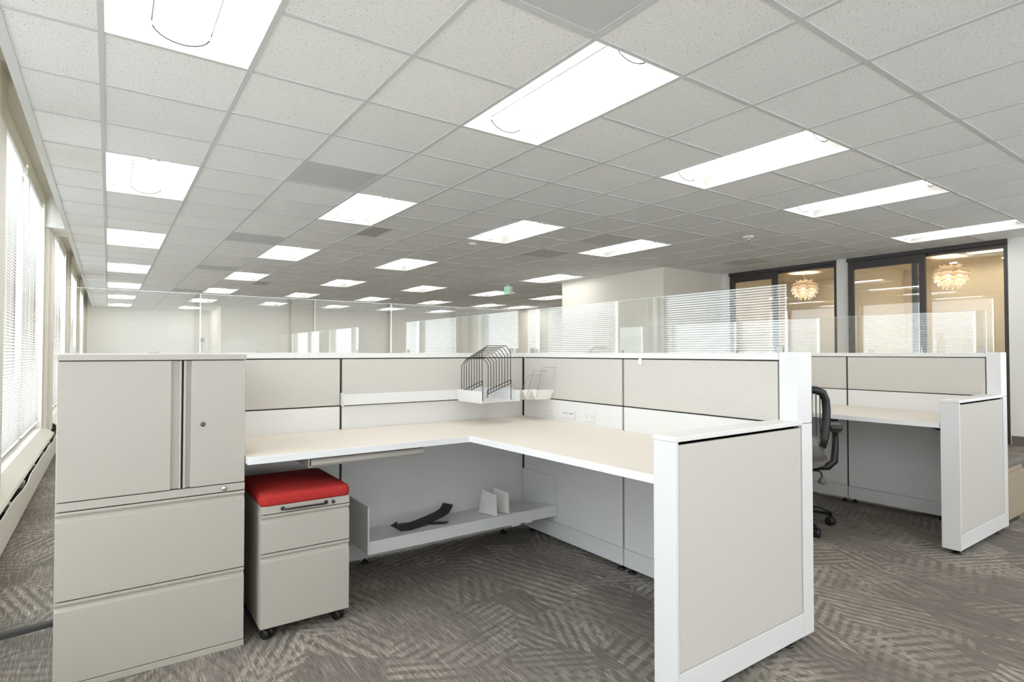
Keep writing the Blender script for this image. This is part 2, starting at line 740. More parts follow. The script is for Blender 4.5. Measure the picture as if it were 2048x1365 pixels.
# right-hand side: core walls and the glazed rooms
wr = MB()
wr.box(XR, XR + .12, 1.0, 2.27, 0, 2.9)
wr.box(XR, XR + .12, Y0R, -3.9, 0, 2.9)
wr.box(XR, XR + .12, -3.9, 1.0, 0, .75)  # wall around the unseen windows added for light
wr.box(XR, XR + .12, -3.9, 1.0, 2.5, 2.9)
for yy in (-2.3, -.65):
    wr.box(XR, XR + .12, yy - .06, yy + .06, .75, 2.5)
wr.box(XR, XR + .12, 4.16, 4.325, 0, 2.9)
wr.box(XR, XR + .12, 6.17, 6.36, 0, 2.9)
struct('wall_right', wr, 'wall_white')
struct('wall_core', MB().box(7.55, XR + .12, 6.34, 8.95, 0, 2.9), 'wall_paint')
struct('wall_hall', MB().box(XR - .1, 11.4, 8.8, 8.95, 0, 2.9).box(11.25, 11.4, 8.95, YB, 0, 2.9), 'wall_paint')
# small rooms behind the sliding glass doors
rm = MB()
rm.box(11.25, 11.4, 1.9, 6.5, 0, 2.9)
rm.box(XR + .12, 11.25, 1.95, 2.07, 0, 2.9)
rm.box(XR + .12, 11.25, 4.19, 4.30, 0, 2.9)
rm.box(XR + .12, 11.25, 6.30, 6.42, 0, 2.9)
struct('wall_rooms', rm, 'room_paint')
struct('sky_block_slab', MB().box(-0.9, 14.2, -5.4, 22.4, 2.95, 3.05), 'wall_white').name = 'ceiling_sky_block'  # unseen slab added above the ceiling to keep sky light out

# columns between window bays and beam across the blind pocket
cl = MB()
cl.box(XL, -0.545, 8.50, 8.92, .22, 2.9)
cl.box(XL, -0.565, 8.34, 8.42, .25, 2.9)
cl.box(XL, -0.565, 12.5, 13.1, .22, 2.9)
cl.box(XL, -0.565, 16.5, 17.1, .22, 2.9)
cl.box(XL, -0.545, 4.52, 4.84, .22, 2.9)
struct('wall_piers', cl, 'wall_paint', bevel=0.006)
pk = MB()
pk.box(XL, CEX, 8.28, 8.86, CZ - .002, 2.9)
struct('ceiling_beam', pk, 'wall_white')
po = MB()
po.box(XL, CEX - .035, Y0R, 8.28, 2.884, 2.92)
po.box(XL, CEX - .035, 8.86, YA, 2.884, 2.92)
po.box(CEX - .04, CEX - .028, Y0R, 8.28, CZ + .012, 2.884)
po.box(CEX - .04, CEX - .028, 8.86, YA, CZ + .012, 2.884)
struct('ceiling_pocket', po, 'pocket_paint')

# ---- luminaire positions (grid cell i, first row j)
LUM = []
for j, cols in ((-7, (0, 3, 6, 9, 13)), (-12, (0, 3, 6, 9, 13)), (-2, (0, 3, 6, 9, 13)), (3, (0, 3, 6, 9)), (8, (0, 3, 6, 11)),  # first two rows are unseen, added to even the lighting
                (13, (0, 3, 6, 9, 12, 15)), (18, (0, 3, 6, 9, 12, 15, 17)), (23, (0, 3, 6, 9, 12, 15)), (28, (0, 3))):
    for i in cols:
        LUM.append((i, j))
lum_cells = {(i, j + d) for i, j in LUM for d in (0, 1)}
VENTS = [(2, 2), (2, 7), (2, 12), (2, -3), (8, 3), (8, 5), (13, 3), (2, 19)]
HALFV = [(4, 5), (4, 15)]
vent_cells = set(VENTS)


def inroom(x, y):
    if y > YB and x > 2.85:
        return False
    if y > 8.9:
        return x < 11.3
    return x < XR + .02


ce = MB()
te = MB()
for i in range(-1, 20):
    for j in range(-14, 32):
        x0, y0 = GX + i * T, GY + j * T
        x1, y1 = x0 + T, y0 + T
        if not inroom(x0 + .05, y0 + .05) or y0 > YA or y1 < Y0R:
            continue
        x0c = max(x0, CEX)
        x1c = min(x1, XR + .05) if y0 < 8.4 else x1
        if (i, j) not in lum_cells and (i, j) not in vent_cells:
            if (i, j) in HALFV:
                ce.box(x0c + T / 2, x1c, y0, y1, CZ + .004, CZ + .018)
            else:
                ce.box(x0c, x1c, y0, y1, CZ + .004, CZ + .018)
        # tees: along the left and near edge of each cell
        h = .012
        if i >= 0:
            te.box(x0 - h, x0 + h, y0 - h, y1 - h, CZ - .001, CZ + .006)
        if not ((i, j) in lum_cells and (i, j - 1) in lum_cells and (i, j - 1) in {(a, b) for a, b in LUM}):
            te.box(x0c + (h if i >= 0 else 0), x1c - h, y0 - h, y0 + h, CZ - .0005, CZ + .006)
struct('ceiling', ce, 'ceiling_tile')
struct('trim_1', te, 'tee_white')
ed = MB()
ed.box(CEX - .045, CEX, Y0R, 8.30, CZ - .004, CZ + .014)
ed.box(CEX - .045, CEX, 8.86, YA, CZ - .004, CZ + .014)
struct('trim_2', ed, 'trim_white', bevel=0.002)
# ceilings of the two small rooms
struct('ceiling_rooms', MB().box(XR + .1, 11.3, 1.95, 6.42, CZ, CZ + .02), 'room_paint')

# baseboards
struct('baseboard_right', MB().box(XR - .012, XR, Y0R, 2.26, 0, .115).box(7.538, 7.55, 6.33, 8.95, 0, .115), 'base_rubber')
struct('baseboard_far', MB().box(XL, 2.80, YA - .012, YA, 0, .115).box(2.80, 11.25, YB - .012, YB, 0, .115), 'base_rubber')


# ------------------------------------------------------------------ windows and blinds
def window(k, a, b):
    fr = MB()
    x0, x1 = -0.775, -0.675
    m0 = a + 1.62
    for (p, q) in ((a, a + .05), (m0 - .045, m0 + .045), (b - .05, b)):
        fr.box(x0, x1, p, q, WZ0, WZ1)
    for (p, q) in ((a + .05, m0 - .045), (m0 + .045, b - .05)):
        fr.box(x0, x1, p, q, WZ0, WZ0 + .055)
        fr.box(x0, x1, p, q, WZ1 - .05, WZ1)
    f = struct('window_%d' % k, fr, 'window_frame', bevel=0.003)
    gp = MB()
    for (p, q) in ((a + .05, m0 - .045), (m0 + .045, b - .05)):
        gp.box(-0.732, -0.726, p, q, WZ0 + .055, WZ1 - .05)
    build('window_pane', gp, 'window_glass', f)


for k, (a, b) in enumerate(bays):
    window(k + 1, a, b)
# three unseen windows added in the right wall only to light that side
for k, (a, b) in enumerate(((-3.9, -2.36), (-2.24, -.71), (-.59, 1.0))):
    fr = MB()
    for (p, q, u, v) in ((a, a + .05, .75, 2.5), (b - .05, b, .75, 2.5), (a + .05, b - .05, .75, .80), (a + .05, b - .05, 2.45, 2.5)):
        fr.box(XR + .03, XR + .10, p, q, u, v)
    f = struct('window_%d' % (k + 7), fr, 'window_frame', bevel=0.003)
    build('window_pane', MB().box(XR + .06, XR + .066, a + .05, b - .05, .80, 2.45), 'window_glass', f)


for k, (a, b) in enumerate(rear):
    m0 = (a + b) / 2
    z1 = WZ1 - .28
    fr = MB()
    y0_, y1_ = Y0R - .12, Y0R - .05
    for (p, q) in ((a, a + .05), (m0 - .04, m0 + .04), (b - .05, b)):
        fr.box(p, q, y0_, y1_, WZ0, z1)
    for (p, q) in ((a + .05, m0 - .04), (m0 + .04, b - .05)):
        fr.box(p, q, y0_, y1_, WZ0, WZ0 + .05)
        fr.box(p, q, y0_, y1_, z1 - .05, z1)
    f = struct('window_%d' % (k + 10), fr, 'window_frame', bevel=0.003)
    build('window_pane', MB().box(a + .05, m0 - .04, Y0R - .09, Y0R - .084, WZ0 + .05, z1 - .05).box(m0 + .04, b - .05, Y0R - .09, Y0R - .084, WZ0 + .05, z1 - .05), 'window_glass', f)


def make_blind(length, H=WZ1 - WZ0 - .06, tilt=-40):
    """slatted blind hanging from z = 0 downwards, running along +y from 0"""
    r = root('window_blind', (0, 0, 0), 'white slatted blind', 'blind')
    build('headrail', MB().box(-.022, .022, 0, length, -.045, 0), 'blind_slat' if False else 'white_plastic', r, bevel=.003)
    sl = MB()
    pitch = 0.025
    n = int((H - .09) / pitch)
    ang = math.radians(tilt)
    for s in range(n):
        z = -.06 - s * pitch
        pts = []
        for u in (-1, -.5, 0, .5, 1):
            w = u * .0125
            hgt = .0022 * (1 - u * u)
            pts.append((w * math.cos(ang) - hgt * math.sin(ang), z + w * math.sin(ang) + hgt * math.cos(ang)))
        for p, q in zip(pts, pts[1:]):
            sl.quad([(p[0], .004, p[1]), (p[0], length - .004, p[1]), (q[0], length - .004, q[1]), (q[0], .004, q[1])], 0, True)
    build('slats', sl, 'blind_slat', r)
    zb = -.06 - n * pitch
    build('bottom_rail', MB().box(-.013, .013, .003, length - .003, zb - .012, zb), 'white_plastic', r, bevel=.002)
    co = MB()
    for yy in (.12, length * .5, length - .12):
        co.tube([(-.014, yy, -.04), (-.014, yy, zb)], .0009, 4)
        co.tube([(.014, yy, -.04), (.014, yy, zb)], .0009, 4)
    build('ladder_cord', co, 'lamp_cord', r)
    build('tilt_wand', MB().tube([(.028, .10, -.03), (.03, .10, -min(1.15, H * .6))], .004, 6), 'white_plastic', r)
    return r


first = {'s': make_blind(1.50)}
used = {'s': False}
bay_txt = ['of the window behind the camera', 'of the window beside the camera', 'of the large window at the left edge',
           'of the window past the white soffit block', 'of the third window along the left', 'of the last window before the far wall']
for k, (a, b) in enumerate(bays):
    for key, off, t2 in (('s', .068, 'near pane'), ('s', 1.672, 'far pane')):
        loc = (-0.632, a + off, WZ1 - .004)
        lab = 'white slatted blind over the %s %s' % (t2, bay_txt[k])
        r = first[key]
        if not used[key]:
            used[key] = True
            r.location = loc
            tag(r, lab, 'blind', 'slatted blinds along the window wall')
        else:
            dup(r, loc, lab, 'slatted blinds along the window wall')


ordn = ['first', 'second', 'third', 'fourth', 'fifth', 'sixth']
# half-lowered, nearly closed blinds on the rear windows, out of frame behind the camera
rb = make_blind(1.36, 1.42, 66)
q = 0
for (a, b) in rear:
    for t in (0, 1):
        loc = ((a + b) / 2 - .04 + t * ((b - a) / 2), Y0R - .024, WZ1 - .30)
        lab = 'white slatted blind behind the camera, %s from the left corner' % ordn[q]
        if q == 0:
            rb.location = loc
            rb.rotation_euler = (0, 0, PI / 2)
            tag(rb, lab, 'blind', 'half-lowered blinds on the rear windows')
        else:
            dup(rb, loc, lab, 'half-lowered blinds on the rear windows', rz=PI / 2)
        q += 1


# ------------------------------------------------------------------ baseboard convector along the windows
def convector(y0, y1, label):
    r = root('baseboard_heater', (-.54, (y0 + y1) / 2, 0), label, 'heater')
    org = r.location
    L = y1 - y0
    fc = MB()
    n = 40
    top = []
    for i in range(n + 1):
        y = y0 + L * i / n
        w = .010 * math.sin(y * 2.1) + .006 * math.sin(y * 5.3 + 1)
        top.append((y, .196 + w * .6, -.482 + abs(w) * .8))
    for (p, q) in zip(top, top[1:]):
        for (za, zb) in ((.012, None),):
            xa, xb = -.470, -.470
            P0 = (-.476, p[0], .012)
            P1 = (-.476, q[0], .012)
            P2 = (q[2], q[0], q[1])
            P3 = (p[2], p[0], p[1])
            fc.quad([P0, P1, P2, P3])
            fc.quad([(P0[0] - .006, P0[1], P0[2]), (P3[0] - .006, P3[1], P3[2]), (P2[0] - .006, P2[1], P2[2]), (P1[0] - .006, P1[1], P1[2])])
            fc.quad([P3, P2, (P2[0] - .006, P2[1], P2[2]), (P3[0] - .006, P3[1], P3[2])])
    build('front_cover', fc, 'convector_paint', r, org)
    build('back_plate', MB().box(-.60, -.592, y0, y1, .0, .29), 'slot_dark', r, org)
    build('top_cover', MB().prism([(-.60, .30), (-.60, .288), (-.512, .218), (-.500, .206), (-.496, .212), (-.506, .228)], y0, y1, 'y'),
          'convector_paint', r, org)
    fn = MB()
    k = int(L / .03)
    for i in range(k):
        y = y0 + .02 + i * L / k
        fn.box(-.585, -.495, y, y + .002, .06, .15)
    fn.tube([(-.54, y0, .105), (-.54, y1, .105)], .012, 8)
    build('fin_tube', fn, 'fin_metal', r, org)
    k = int(L / .75)
    for i in range(k):
        y = y0 + .4 + i * .75
        build('bracket', MB().box(-.59, -.49, y, y + .018, .012, .192).box(-.53, -.492, y - .012, y + .03, .185, .2), 'convector_paint', r, org)
    build('foot_strip', MB().box(-.60, -.484, y0, y1, 0, .012), 'slot_dark', r, org)


convector(-1.0, 3.6, 'cream baseboard heater under the windows, out of frame at left')
convector(3.62, 8.45, 'cream bent-front baseboard heater with open dark slot under the large left window')
convector(9.2, 14.0, 'cream baseboard heater under the second window, hidden behind the tall cabinet')


# ------------------------------------------------------------------ ceiling lights
def make_lum():
    r = root('ceiling_light', (0, 0, 0), 'recessed light', 'ceiling light')
    w, L = T / 2 - .013, T - .013          # half sizes
    fr = MB()
    # curved reflector wings left and right of the lens
    prof = []
    for i in range(9):
        t = i / 8
        prof.append((w - (w - .115) * t, .004 + .075 * math.sin(t * PI / 2) ** .8))
    for s in (-1, 1):
        for p, q in zip(prof, prof[1:]):
            fr.quad([(s * p[0], -L, p[1]), (s * p[0], L, p[1]), (s * q[0], L, q[1]), (s * q[0], -L, q[1])], 0, True)
    # end plates, leaning inwards
    for s in (-1, 1):
        pr = [(-w, .004)] + [(-p[0], p[1]) for p in prof] + [(p[0], p[1]) for p in reversed(prof)]
        fr.quad([(x, s * (L - (z - .004) * .9), z) for x, z in ([(-w, .004)] + [(-p[0], p[1]) for p in prof[1:]] + [(p[0], p[1]) for p in reversed(prof[1:])] + [(w, .004)])])
    # housing
    fr.box(-w - .004, w + .004, -L - .004, L + .004, .09, .12)
    fr.box(-w - .006, -w, -L - .004, L + .004, .0, .10)
    fr.box(w, w + .006, -L - .004, L + .004, .0, .10)
    fr.box(-w, w, -L - .006, -L, .0, .10)
    fr.box(-w, w, L, L + .006, .0, .10)
    build('reflector', fr, 'reflector', r)
    # basket lens: half cylinder with rounded ends
    ln = MB()
    seg, rl = 14, 11
    rows = []
    ys = [(-L + .055, .0), (-L + .06, .35), (-L + .075, .7), (-L + .10, .92), (-L + .14, 1.0), (0, 1.0), (L - .14, 1.0), (L - .10, .92), (L - .075, .7), (L - .06, .35), (L - .055, .0)]
    for (y, sc) in ys:
        b = len(ln.v)
        for k in range(seg + 1):
            a = PI * k / seg
            ln.v.append((-.118 * math.cos(a) * (0.82 + .18 * sc), y, .082 - .074 * math.sin(a) * sc))
        rows.append(b)
    for a, b in zip(rows, rows[1:]):
        for k in range(seg):
            ln.f.append((a + k, a + k + 1, b + k + 1, b + k))
            ln.m.append(0)
            ln.s.append(True)
    build('lens', ln, 'lens', r)
    # thin end collars of the basket
    for s in (-1, 1):
        ec = MB().tube([(-.119 * math.cos(PI * k / 12), s * (L - .052), .082 - .072 * math.sin(PI * k / 12)) for k in range(13)], .003, 5)
        build('lens_collar', ec, 'lens_seam', r)
        build('lens_edge', MB().tube([(s * .119, -L + .052, .078), (s * .119, L - .052, .078)], .0022, 5), 'lens_seam', r)
    return r


lum0 = make_lum()
lum_used = False
col_txt = {0: 'beside the window wall', 3: 'second row from windows', 6: 'third row from windows', 9: 'fourth row from windows',
           11: 'fourth row from windows', 12: 'fifth row from windows', 13: 'fifth row, before the glass doors',
           15: 'sixth row from windows', 17: 'rightmost row by the wall corner'}
row_txt = {-12: 'added unseen behind the camera', -7: 'added unseen above the camera', -2: 'nearest to the camera', 3: 'second from the camera',
           8: 'third from the camera', 13: 'fourth from the camera', 18: 'fifth from the camera', 23: 'sixth from the camera', 28: 'last before the far wall'}
for (i, j) in LUM:
    loc = (GX + (i + .5) * T, GY + (j + 1) * T, CZ)
    lab = 'recessed ceiling light, %s, %s' % (col_txt[i], row_txt[j])
    if not lum_used:
        lum_used = True
        lum0.location = loc
        tag(lum0, lab, 'ceiling light', 'recessed ceiling lights')
    else:
        dup(lum0, loc, lab, 'recessed ceiling lights')


# ------------------------------------------------------------------ ceiling vents, detectors, exit sign
def make_vent(w, d, kind, label):
    r = root('ceiling_vent', (0, 0, 0), label, 'vent', 'ceiling vents')
    build('grille', MB().box(-w / 2 + .016, w / 2 - .016, -d / 2 + .016, d / 2 - .016, .003, .010), 'perforated' if kind else 'vent_metal', r)
    f = MB()
    for (a, b, c, e) in ((-w / 2 + .012, w / 2 - .012, -d / 2 + .012, -d / 2 + .03), (-w / 2 + .012, w / 2 - .012, d / 2 - .03, d / 2 - .012),
                         (-w / 2 + .012, -w / 2 + .03, -d / 2 + .03, d / 2 - .03), (w / 2 - .03, w / 2 - .012, -d / 2 + .03, d / 2 - .03)):
        f.box(a, b, c, e, .0005, .014)
    build('frame', f, 'tee_white', r, bevel=.001)
    build('duct_box', MB().box(-w / 2 + .014, w / 2 - .014, -d / 2 + .014, d / 2 - .014, .018, .16), 'vent_metal', r)
    return r


v0 = make_vent(T, T, True, 'square perforated grey ceiling vent beside the second row of lights, nearest in view')
vl = {(2, 2): 'square perforated grey ceiling vent left of the white light near the photo centre',
      (2, 7): 'grey square ceiling vent between first and second light rows, second from camera',
      (2, 12): 'grey square ceiling vent left of the fourth light from the camera',
      (2, -3): 'large perforated return grille at the top edge of the photo',
      (8, 3): 'tan-stained square ceiling vent just left of the fourth-row light',
      (8, 5): 'dark square ceiling panel vent just below the fourth-row light',
      (13, 3): 'tan square ceiling vent in front of the glazed rooms',
      (2, 19): 'faint grey ceiling vent near the far wall'}
v0.location = (GX + 2.5 * T, GY + 2.5 * T, CZ)
v0['label'] = vl[(2, 2)]
for c in VENTS[1:]:
    dup(v0, (GX + (c[0] + .5) * T, GY + (c[1] + .5) * T, CZ), vl[c], 'ceiling vents')
h0 = make_vent(T / 2, T, False, 'narrow half-tile grey ceiling vent right of the near central light')
h0.location = (GX + (4 + .25) * T, GY + 5.5 * T, CZ)
dup(h0, (GX + (4 + .25) * T, GY + 15.5 * T, CZ), 'small narrow grey ceiling vent far down the room, right of the second light row', 'ceiling vents')


def detector(loc, label, s=1.0, bulb=True):
    r = root('smoke_detector', loc, label, 'smoke detector', 'ceiling detectors')
    build('base', MB().lathe([(.058 * s, 0), (.058 * s, -.010), (.05 * s, -.022), (.02 * s, -.028)], (0, 0, 0), 24), 'white_plastic', r)
    if bulb:
        build('sensor', MB().lathe([(.016 * s, -.026), (.018 * s, -.036), (.012 * s, -.05), (.003, -.054)], (0, 0, 0), 14), 'chrome', r)


detector((6.37, 4.04, CZ), 'round white smoke detector on the ceiling in front of the glazed rooms', 1.1)
detector((3.85, 6.36, CZ), 'flat round white ceiling disc below the third-row light', .9, False)
detector((6.23, 14.1, CZ), 'small round white detector far down the room, left of the exit sign', 1.3)

ex = root('exit_sign', (6.86, 9.9, CZ), 'green and white exit sign hanging from the ceiling before the corner wall', 'exit sign')
oe = ex.location
exm = MB().box(-.10, .10, -.025, .055, -.20, -.03)
eb = build('housing', exm, 'sign_body', ex, bevel=.004)
build('mount', MB().box(-.05, .05, -.02, .02, -.03, 0), 'sign_body', ex, bevel=.003)
build('face', MB().box(-.092, .092, -.030, -.0255, -.195, -.035), 'sign_green', ex)
cu = bpy.data.curves.new('exit_text', 'FONT')
cu.body = 'EXIT'
cu.size = .085
cu.extrude = .001
cu.align_x = 'CENTER'
tx = bpy.data.objects.new('exit_text_tmp', cu)
COL.objects.link(tx)
bpy.context.view_layer.update()
tm = bpy.data.meshes.new_from_object(tx)
bpy.data.objects.remove(tx)
tm.materials.append(MATS['white_plastic'])
to = bpy.data.objects.new('lettering', tm)
COL.objects.link(to)
to.parent = ex
to.location = (0, -.0312, -.145)
to.rotation_euler = (PI / 2, 0, 0)
ex.rotation_euler = (0, 0, -PI / 2)


# ------------------------------------------------------------------ cubicle panels
FT = .10   # panel thickness


def pbox(ax, c, s0, s1, n0, n1, z0, z1, mb, mi=0):
    """s along the run, n into the panel from its inner face at c"""
    if ax == 'x':
        mb.box(s0, s1, c + n0, c + n1, z0, z1, mi)
    else:
        mb.box(c + n0, c + n1, s0, s1, z0, z1, mi)
    return mb


def panel(ax, c, s0, s1, label, group='cubicle partition panels', fabric_back=True, feet=(.12, .88), post=None):
    mid = (s0 + s1) / 2
    loc = (mid, c + FT / 2, 0) if ax == 'x' else (c + FT / 2, mid, 0)
    r = root('partition_panel', loc, label, 'partition', group)
    o = Vector(loc)
    g = .0062
    build('frame', pbox(ax, c, s0, s1, .014, FT - .014, .045, 1.121, MB()), 'dark_gap', r, o)
    for (n0, n1, side) in ((0, .0135, 1), (FT - .0135, FT, 0)):
        build('fabric_tile', pbox(ax, c, s0 + g, s1 - g, n0, n1, .8645, 1.1085, MB()), 'panel_fabric', r, o, bevel=.0022)
        build('lower_tile', pbox(ax, c, s0 + g, s1 - g, n0, n1, .1235, .858, MB()), 'tile_white', r, o, bevel=.0018)
        build('base_cover', pbox(ax, c, s0 + g * .6, s1 - g * .6, n0, n1, .030, .1215, MB()), 'trim_white', r, o, bevel=.0015)
    build('top_cap', pbox(ax, c, s0, s1, -.002, FT + .002, 1.1145, 1.141, MB()), 'cap_white', r, o, bevel=.0012)
    for f in feet:
        s = s0 + (s1 - s0) * f
        m = MB()
        px, py = (s, c + .026) if ax == 'x' else (c + .026, s)
        m.lathe([(.024, 0), (.025, .006), (.018, .011), (.006, .014), (.006, .046)], (px, py, 0), 16)
        build('levelling_foot', m, 'black_plastic', r, o)
    if post is not None:
        build('end_post', post, 'trim_white', r, o, bevel=.0025)
    return r


CX, CY = 2.21, 3.012          # inner faces of the corner
YJ = 2.1295
XE = 1.478                    # free end of the low panel
panel('x', CY, -.165, 1.0115, 'white and beige partition panel behind the tall putty cabinet')
panel('x', CY, 1.0115, CX, 'white and beige partition panel behind the red cushion stool, carrying the white rail')


def end_post(dx):
    m = MB()
    m.box(CX + .033 + dx, CX + .11 + dx, 1.197, 1.272, .028, .8605)
    m.box(CX + dx, CX + .11 + dx, 1.197, 1.272, .8625, 1.145)
    return m


def side_panels(dx, near_lab, far_lab, low_lab):
    panel('y', CX + dx, YJ, CY - .002, near_lab, feet=(.04, .93))
    panel('y', CX + dx, 1.272, YJ, far_lab, feet=(.30, .955), post=end_post(dx))
    r = root('low_partition', ((XE + CX) / 2 + dx, 1.25, 0), low_lab, 'partition', 'low end partitions')
    o = r.location
    x0, x1 = XE + dx, CX + dx
    y0, y1 = 1.197, 1.287
    build('frame', MB().box(x0 + .012, x1 + .028, y0 + .014, y1 - .014, .045, .857).box(x0 + .012, x1, y0 + .014, y1 - .014, .8, .857), 'dark_gap', r, o)
    build('fabric_tile', MB().box(x0 + .018, x1 + .024, y0 + .0015, y0 + .014, .1235, .8465), 'panel_fabric', r, o, bevel=.0022)
    build('lower_tile', MB().box(x0 + .018, x1 - .002, y1 - .0135, y1, .1235, .853), 'tile_white', r, o, bevel=.0018)
    build('base_cover', MB().box(x0 + .016, x1 + .031, y0, y0 + .0135, .030, .1215).box(x0 + .016, x1 - .002, y1 - .0135, y1, .030, .1215), 'trim_white', r, o, bevel=.0015)
    build('top_cap', MB().box(x0 - .002, x1 + .032, y0 - .002, y1 + .002, .857, .874), 'cap_white', r, o, bevel=.0025)
    build('end_trim', MB().box(x0, x0 + .014, y0 - .001, y1 + .001, .028, .857), 'trim_white', r, o, bevel=.002)
    for xx in (x0 + .05, x1 - .03):
        build('levelling_foot', MB().lathe([(.024, 0), (.025, .006), (.018, .011), (.006, .014), (.006, .046)], (xx, y0 + .035, 0), 16), 'black_plastic', r, o)


side_panels(0, 'white and beige partition panel with outlets, right of the desk corner',
            'white and beige partition panel with a small hook, ending in a white post at the right of the desk',
            'low beige fabric partition nearest the camera, closing the right end of the desk')
side_panels(2.44, 'beige partition panel behind the black office chair in the second cubicle',
            'beige partition panel behind the desk of the second cubicle, ending in a white post',
            'low beige fabric partition at the far right, closing the second cubicle')
panel('x', CY, 2.325, 4.645, 'partition panel closing the back of the second cubicle')
panel('y', 4.65, 3.12, 4.62, 'partition panel continuing behind the second cubicle under the long glass screen')
far_runs = [(3.118, 4.93), (6.1, 10.05), (11.3, 14.85)]
far_txt = ['just beyond the desk corner', 'in the middle of the room', 'far down the room']
for (a, b), t in zip(far_runs, far_txt):
    panel('y', CX, a, b, 'partition run carrying a glass screen %s' % t)


# ------------------------------------------------------------------ glass screens on the partitions
def screen(ax, c, s0, s1, label):
    mid = (s0 + s1) / 2
    loc = (mid, c, 1.141) if ax == 'x' else (c, mid, 1.141)
    r = root('glass_screen', loc, label, 'glass screen', 'glass screens on the partitions')
    o = Vector(loc)
    build('pane', pbox(ax, c, s0, s1, -.004, .004, 1.1415, 1.421, MB()), 'clear_glass', r, o)
    build('polished_edge', pbox(ax, c, s0, s1, -.004, .004, 1.4212, 1.4225, MB()), 'glass_edge', r, o)
    L = s1 - s0
    for s in (s0 + .012, s1 - .05):
        build('clamp', pbox(ax, c, s, s + .022, -.009, -.0045, 1.141, 1.170, pbox(ax, c, s, s + .022, .0045, .009, 1.141, 1.170, MB())), 'vent_metal', r, o, bevel=.001)


screen('x', CY + .05, -.145, 2.19, 'long clear glass screen on top of the left partition')
screen('y', CX + .045, 1.265, 3.02, 'clear glass screen on top of the right partition, reflecting the windows')
screen('y', CX + .045 + 2.44, 1.28, 4.56, 'clear glass screen on the second cubicle in front of the glazed rooms')
screen('y', CX + .045, 3.13, 4.90, 'clear glass screen just beyond the wire file sorter')
screen('y', CX + .045, 6.15, 10.0, 'clear glass screen in the middle distance reflecting blinds')
screen('y', CX + .045, 11.35, 14.8, 'small pale glass screen far down the room')


# ------------------------------------------------------------------ worktops
def worktop(dx, label, keep_left=True):
    r = root('worktop', (1.9 + dx, 2.4, .707), label, 'desk', 'white desk tops')
    o = r.location
    if keep_left:
        poly = [(.4475, 2.412), (1.440, 2.412), (1.449, 2.405), (1.488, 1.294), (CX - .002, 1.294), (CX - .002, CY - .002), (.4475, CY - .002)]
    else:
        poly = [(1.30, 2.412), (1.440, 2.412), (1.449, 2.405), (1.488, 1.294), (CX - .002, 1.294), (CX - .002, CY - .002), (1.30, CY - .002)]
    poly = [(x + dx, y) for x, y in poly]
    build('desk_surface', MB().prism(poly, .707, .7365, 'z', 0, 1), ['edge_band', 'laminate'], r, o, bevel=.0015)
    for (y, x0) in ((1.5, 1.62), (2.2, 1.62)):
        build('cantilever_bracket', MB().prism([(x0 + .1 + dx, .7065), (CX - .003 + dx, .7065), (CX - .003 + dx, .60)], y - .004, y + .004, 'y')
              .box(x0 + .1 + dx, CX - .003 + dx, y - .02, y + .02, .7005, .7065), 'black_plastic' if dx else 'trim_white', r, o)
    if keep_left:
        build('cantilever_bracket', MB().prism([(2.55, .7065), (CY - .003, .7065), (CY - .003, .63)], .58, .588, 'x'), 'trim_white', r, o)


worktop(0, 'L-shaped white desk top with pale cream surface in the front cubicle')
worktop(2.44, 'white desk top with cream surface in the second cubicle at right', False)

# keyboard tray under the desk
kt = root('keyboard_tray', (.95, 2.6, .67), 'grey metal pull-out keyboard tray under the front edge of the desk', 'keyboard tray')
o = kt.location
build('front_lip', MB().prism([(2.433, .676), (2.438, .667), (2.456, .666), (2.456, .692), (2.449, .700), (2.438, .699), (2.433, .690)], .694, 1.206, 'x'), 'tray_metal', kt, o, bevel=.001)
build('tray_board', MB().box(.70, 1.20, 2.4565, 2.80, .668, .674), 'black_plastic', kt, o)
for x in (.685, 1.206):
    build('slide_rail', MB().prism([(x, .703), (x, .666), (x + .010, .666), (x + .010, .670), (x + .004, .670), (x + .004, .703)], 2.440, 2.86, 'y')
          .box(x - .012, x + .012, 2.52, 2.84, .7035, .7065), 'tray_metal', kt, o)


# ------------------------------------------------------------------ tall storage cabinet
PX0, PX1, PYF, PYB = -.141, .446, 2.459, 3.004
cb = root('storage_cabinet', (.15, 2.73, 0), 'tall putty-coloured metal cabinet with two doors above two wide drawers, left of the desk', 'cabinet')
o = cb.location
build('carcass', MB().box(PX0, PX1, PYF + .020, PYB, .0, 1.112), 'putty_metal', cb, o, bevel=.0015)
build('top_panel', MB().box(PX0 - .001, PX1 + .001, PYF - .004, PYB, 1.1165, 1.1375), 'putty_metal', cb, o, bevel=.002)
build('plinth', MB().box(PX0, PX1, PYF - .002, PYF + .020, .0, .0225), 'putty_metal', cb, o, bevel=.001)
build('reveal', MB().box(PX0 + .004, PX1 - .004, PYF + .0170, PYF + .0205, .022, 1.117), 'dark_gap', cb, o)
b = PYF + .018
dl = build('door', MB().prism([(PX0 + .002, PYF), (.192, PYF), (.193, PYF + .012), (.217, PYF + .012), (.2185, PYF + .001), (.2255, PYF + .001), (.2255, b), (PX0 + .002, b)], .638, 1.1135, 'z'), 'putty_metal', cb, o, bevel=.0012)
dr = build('door', MB().prism([(PX1 - .002, b), (.2325, b), (.2325, PYF + .001), (.2405, PYF + .001), (.242, PYF + .012), (.256, PYF + .012), (.257, PYF), (PX1 - .002, PYF)], .638, 1.1135, 'z'), 'putty_metal', cb, o, bevel=.0012)


def lock(parent, x, y, z, o, r=.0085):
    lk = build('lock', MB().lathe([(r, 0), (r, -.003), (r * .75, -.0045), (r * .4, -.0045)], (x, y, z), 18, 'y'), 'lock_dark', parent, o)
    return lk


